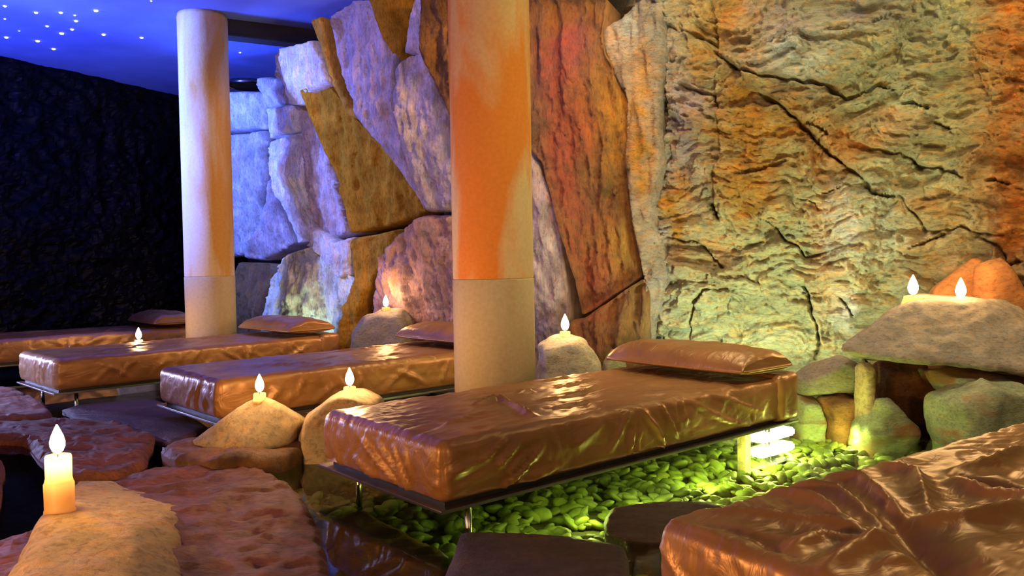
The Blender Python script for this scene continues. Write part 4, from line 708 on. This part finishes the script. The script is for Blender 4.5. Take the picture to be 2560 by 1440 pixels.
# =====================================================================================================
# columns
# =====================================================================================================
def column(label, x, y, r, mat):
    root = empty('column', (x, y, 0)); seam = .815
    lathe('base_drum', [(r*1.012, -.13), (r*1.012, seam-.006), (r*1.004, seam)], M['drum'], root, 96)
    lathe('shaft', [(r*.985, seam), (r, seam+.006), (r, 2.0), (r*.995, CEIL-.03), (r*.97, CEIL-.001)], mat, root, 96)
    return tag(root, label, 'column', 'round plaster columns')
column('round orange-stained column in the middle, nearest the camera', -.0896, 3.944, .194, M['shaft_near'])
column('slender pale column at the left, farther back under the blue ceiling', -2.414, 6.534, .190, M['shaft_far'])

# =====================================================================================================
# candles
# =====================================================================================================
def flame(parent, z, s, power):
    o = lathe('flame', [(.002*s, 0), (.011*s, .006*s), (.016*s, .018*s), (.0165*s, .028*s), (.013*s, .042*s), (.007*s, .056*s), (.0015*s, .068*s)], M['flame'], parent, 16); o.location = (0, 0, z)
    L = bpy.data.lights.new('candle_glow', 'POINT'); L.color = (1., .56, .20); L.energy = power; L.shadow_soft_size = .03
    lo = bpy.data.objects.new('candle_glow', L); COL.objects.link(lo); lo.parent = parent; lo.location = (0, 0, z+.075*s+.012)
    L2 = bpy.data.lights.new('wax_glow', 'POINT'); L2.color = (1., .70, .36); L2.energy = power*.22; L2.shadow_soft_size = .012
    l2 = bpy.data.objects.new('wax_glow', L2); COL.objects.link(l2); l2.parent = parent; l2.location = (0, 0, z-.028)
def candle(key, label, r, hgt, fs, power, wob=.03, tiers=None, z=None):
    x, y, zz = CANDLE[key]; root = empty('candle', (x, y, zz if z is None else z))
    if tiers:
        prof = [(tiers[0][0]*1.12, -.02), (tiers[0][0]*1.05, .01)]; zc = 0
        for (rr, hh) in tiers: prof += [(rr, zc+.012), (rr*1.02, zc+hh-.006), (rr*.95, zc+hh)]; zc += hh
        prof += [(tiers[-1][0]*.7, zc-.006)]; hgt = zc
    else: prof = [(r*1.25, -.02), (r*1.1, .004), (r, .012), (r, hgt-.004), (r*.93, hgt), (r*.6, hgt-.006)]
    lathe('wax_body', prof, M['wax'], root, 32, wob, zz*50)
    lathe('wick', [(.0018, hgt-.008), (.0016, hgt+.010)], M['wick'], root, 8)
    flame(root, hgt+.004, fs, power)
    return tag(root, label, 'candle', 'lit candles on the rocks')
candle('tall', 'tall two-tier pillar candle burning on the sand-coloured front rock', 0, 0, 1.3, 4.5, .02, [(.041, .095), (.036, .080)])
candle('pyr', 'short candle burning on the peak of the pyramid rock', .026, .030, 1.15, 5.0)
candle('low', 'short candle burning on the low rock beside the central lounger', .026, .030, 1.15, 5.0)
candle('bB', 'candle burning on the rounded grey boulder', .030, .035, 1.3, 4.)
candle('pale', 'candle burning on the pale rock right of the near column', .030, .040, 1.4, 4.)
candle('t1', 'left tealight of the two on the flat-topped rock', .045, .025, 1.5, 5.)
candle('t2', 'right tealight of the two on the flat-topped rock', .045, .025, 1.5, 5.)
# one more behind lounger C on a stone of its own
bx_, by_ = BACKCANDLE
hull_rock('candle_boulder', [(bx_+dx, by_+dy, z) for dx, dy, z in ((-.2, -.1, -.1), (.2, -.12, -.1), (.2, .16, -.1), (-.2, .16, -.1), (-.1, -.06, .30), (.1, -.06, .31), (.1, .1, .30), (-.08, .1, .31), (-.17, 0, .15), (.17, .05, .16))], M['sandgrey'], 'stone behind the far-column lounger holding a candle', 'rock', True, .018, .01, 40)
CANDLE['back'] = (bx_, by_, .305); candle('back', 'candle glowing just above the back edge of the far-column lounger', .028, .05, 1.3, 4.)

# =====================================================================================================
# pond light and pebbles
# =====================================================================================================
ax, ay, aa = LOUNGERS['A']; pl = empty('pond_lamp', (ax, ay, 0), aa)
box('lamp_glass', (LL-.24, .0, .085), (LL+.02, .07, .122), M['lamp'], pl, .008); box('lamp_housing', (LL-.25, .07, .080), (LL+.02, .10, .126), M['steel'], pl)
box('lamp_bracket', (LL-.30, .05, -.06), (LL-.26, .09, .126), M['sand'], pl)
tag(pl, 'bright pond lamp fixed under the head of the central lounger', 'lamp')
for lx, ly, lz, pw in ((LL+.02, .03, .045, 1.0), (LL+.34, -.10, .035, .35), (LL-.32, -.03, .04, .55), (1.25, -.03, .04, .36), (.92, -.03, .04, .24), (.60, -.03, .04, .17), (.28, -.03, .04, .11)):  # one light at the pond lamp, the others added unseen along the lounger
    L = bpy.data.lights.new('pond_lamp_fill', 'POINT'); L.energy = POND*pw; L.color = (.78, 1., .22); L.shadow_soft_size = .02
    lo = bpy.data.objects.new('pond_lamp_fill', L); COL.objects.link(lo); lo.parent = pl; lo.location = (lx, ly, lz)
peb = []
for k in range(6):
    bm = bmesh.new(); bmesh.ops.create_icosphere(bm, subdivisions=2, radius=1)
    for v in bm.verts:
        n = noise.noise(v.co*1.3+Vector((k*7., 0, 0))); v.co = Vector((v.co.x*(1+.25*n), v.co.y*(.72+.2*n), v.co.z*.38))
    me = bpy.data.meshes.new('pebble'); bm.to_mesh(me); bm.free(); me.polygons.foreach_set('use_smooth', np.ones(len(me.polygons), bool)); me.materials.append(M['pebble']); peb.append(me)
r = np.random.default_rng(21); cand = []
while len(cand) < 5200:
    px, py = r.uniform(-1.0, 2.7), r.uniform(1.75, 4.9)
    u_, v_ = px/py, py
    if abs(u_) > .68: continue
    cand.append((px, py, r.uniform(.018, .050), r.uniform(0, 6.28), r.integers(0, 6), r.uniform(-.6, .6), r.uniform(-.6, .6)))
cp = np.array([c[:2] for c in cand]); hid = np.zeros(len(cp), bool)
for _, _, pl_ in FLAGS: hid |= inside(cp, np.array(pl_))
cand = sorted([c for c, h_ in zip(cand, hid) if not h_], key=lambda c: c[1])
SV, SF = [], []
for k, (px, py, s, a, m, tx, ty) in enumerate(cand):
    if k < 300:
        o = bpy.data.objects.new('pebble', peb[m]); COL.objects.link(o); o.location = (px, py, -.04+.3*s); o.scale = (s, s, s); o.rotation_euler = (tx, ty, a); o.parent = floor
    else:
        me = peb[m]; R_ = Euler((tx, ty, a)).to_matrix(); co = np.array([tuple(R_ @ v.co) for v in me.vertices])*s+np.array((px, py, -.04+.3*s)); o0 = sum(len(x) for x in SV)
        SV.append(co); SF += [[i+o0 for i in p.vertices] for p in me.polygons]
tag(mesh_obj('pebble_bed', np.vstack(SV), SF, M['pebble'], floor), kind='stuff')
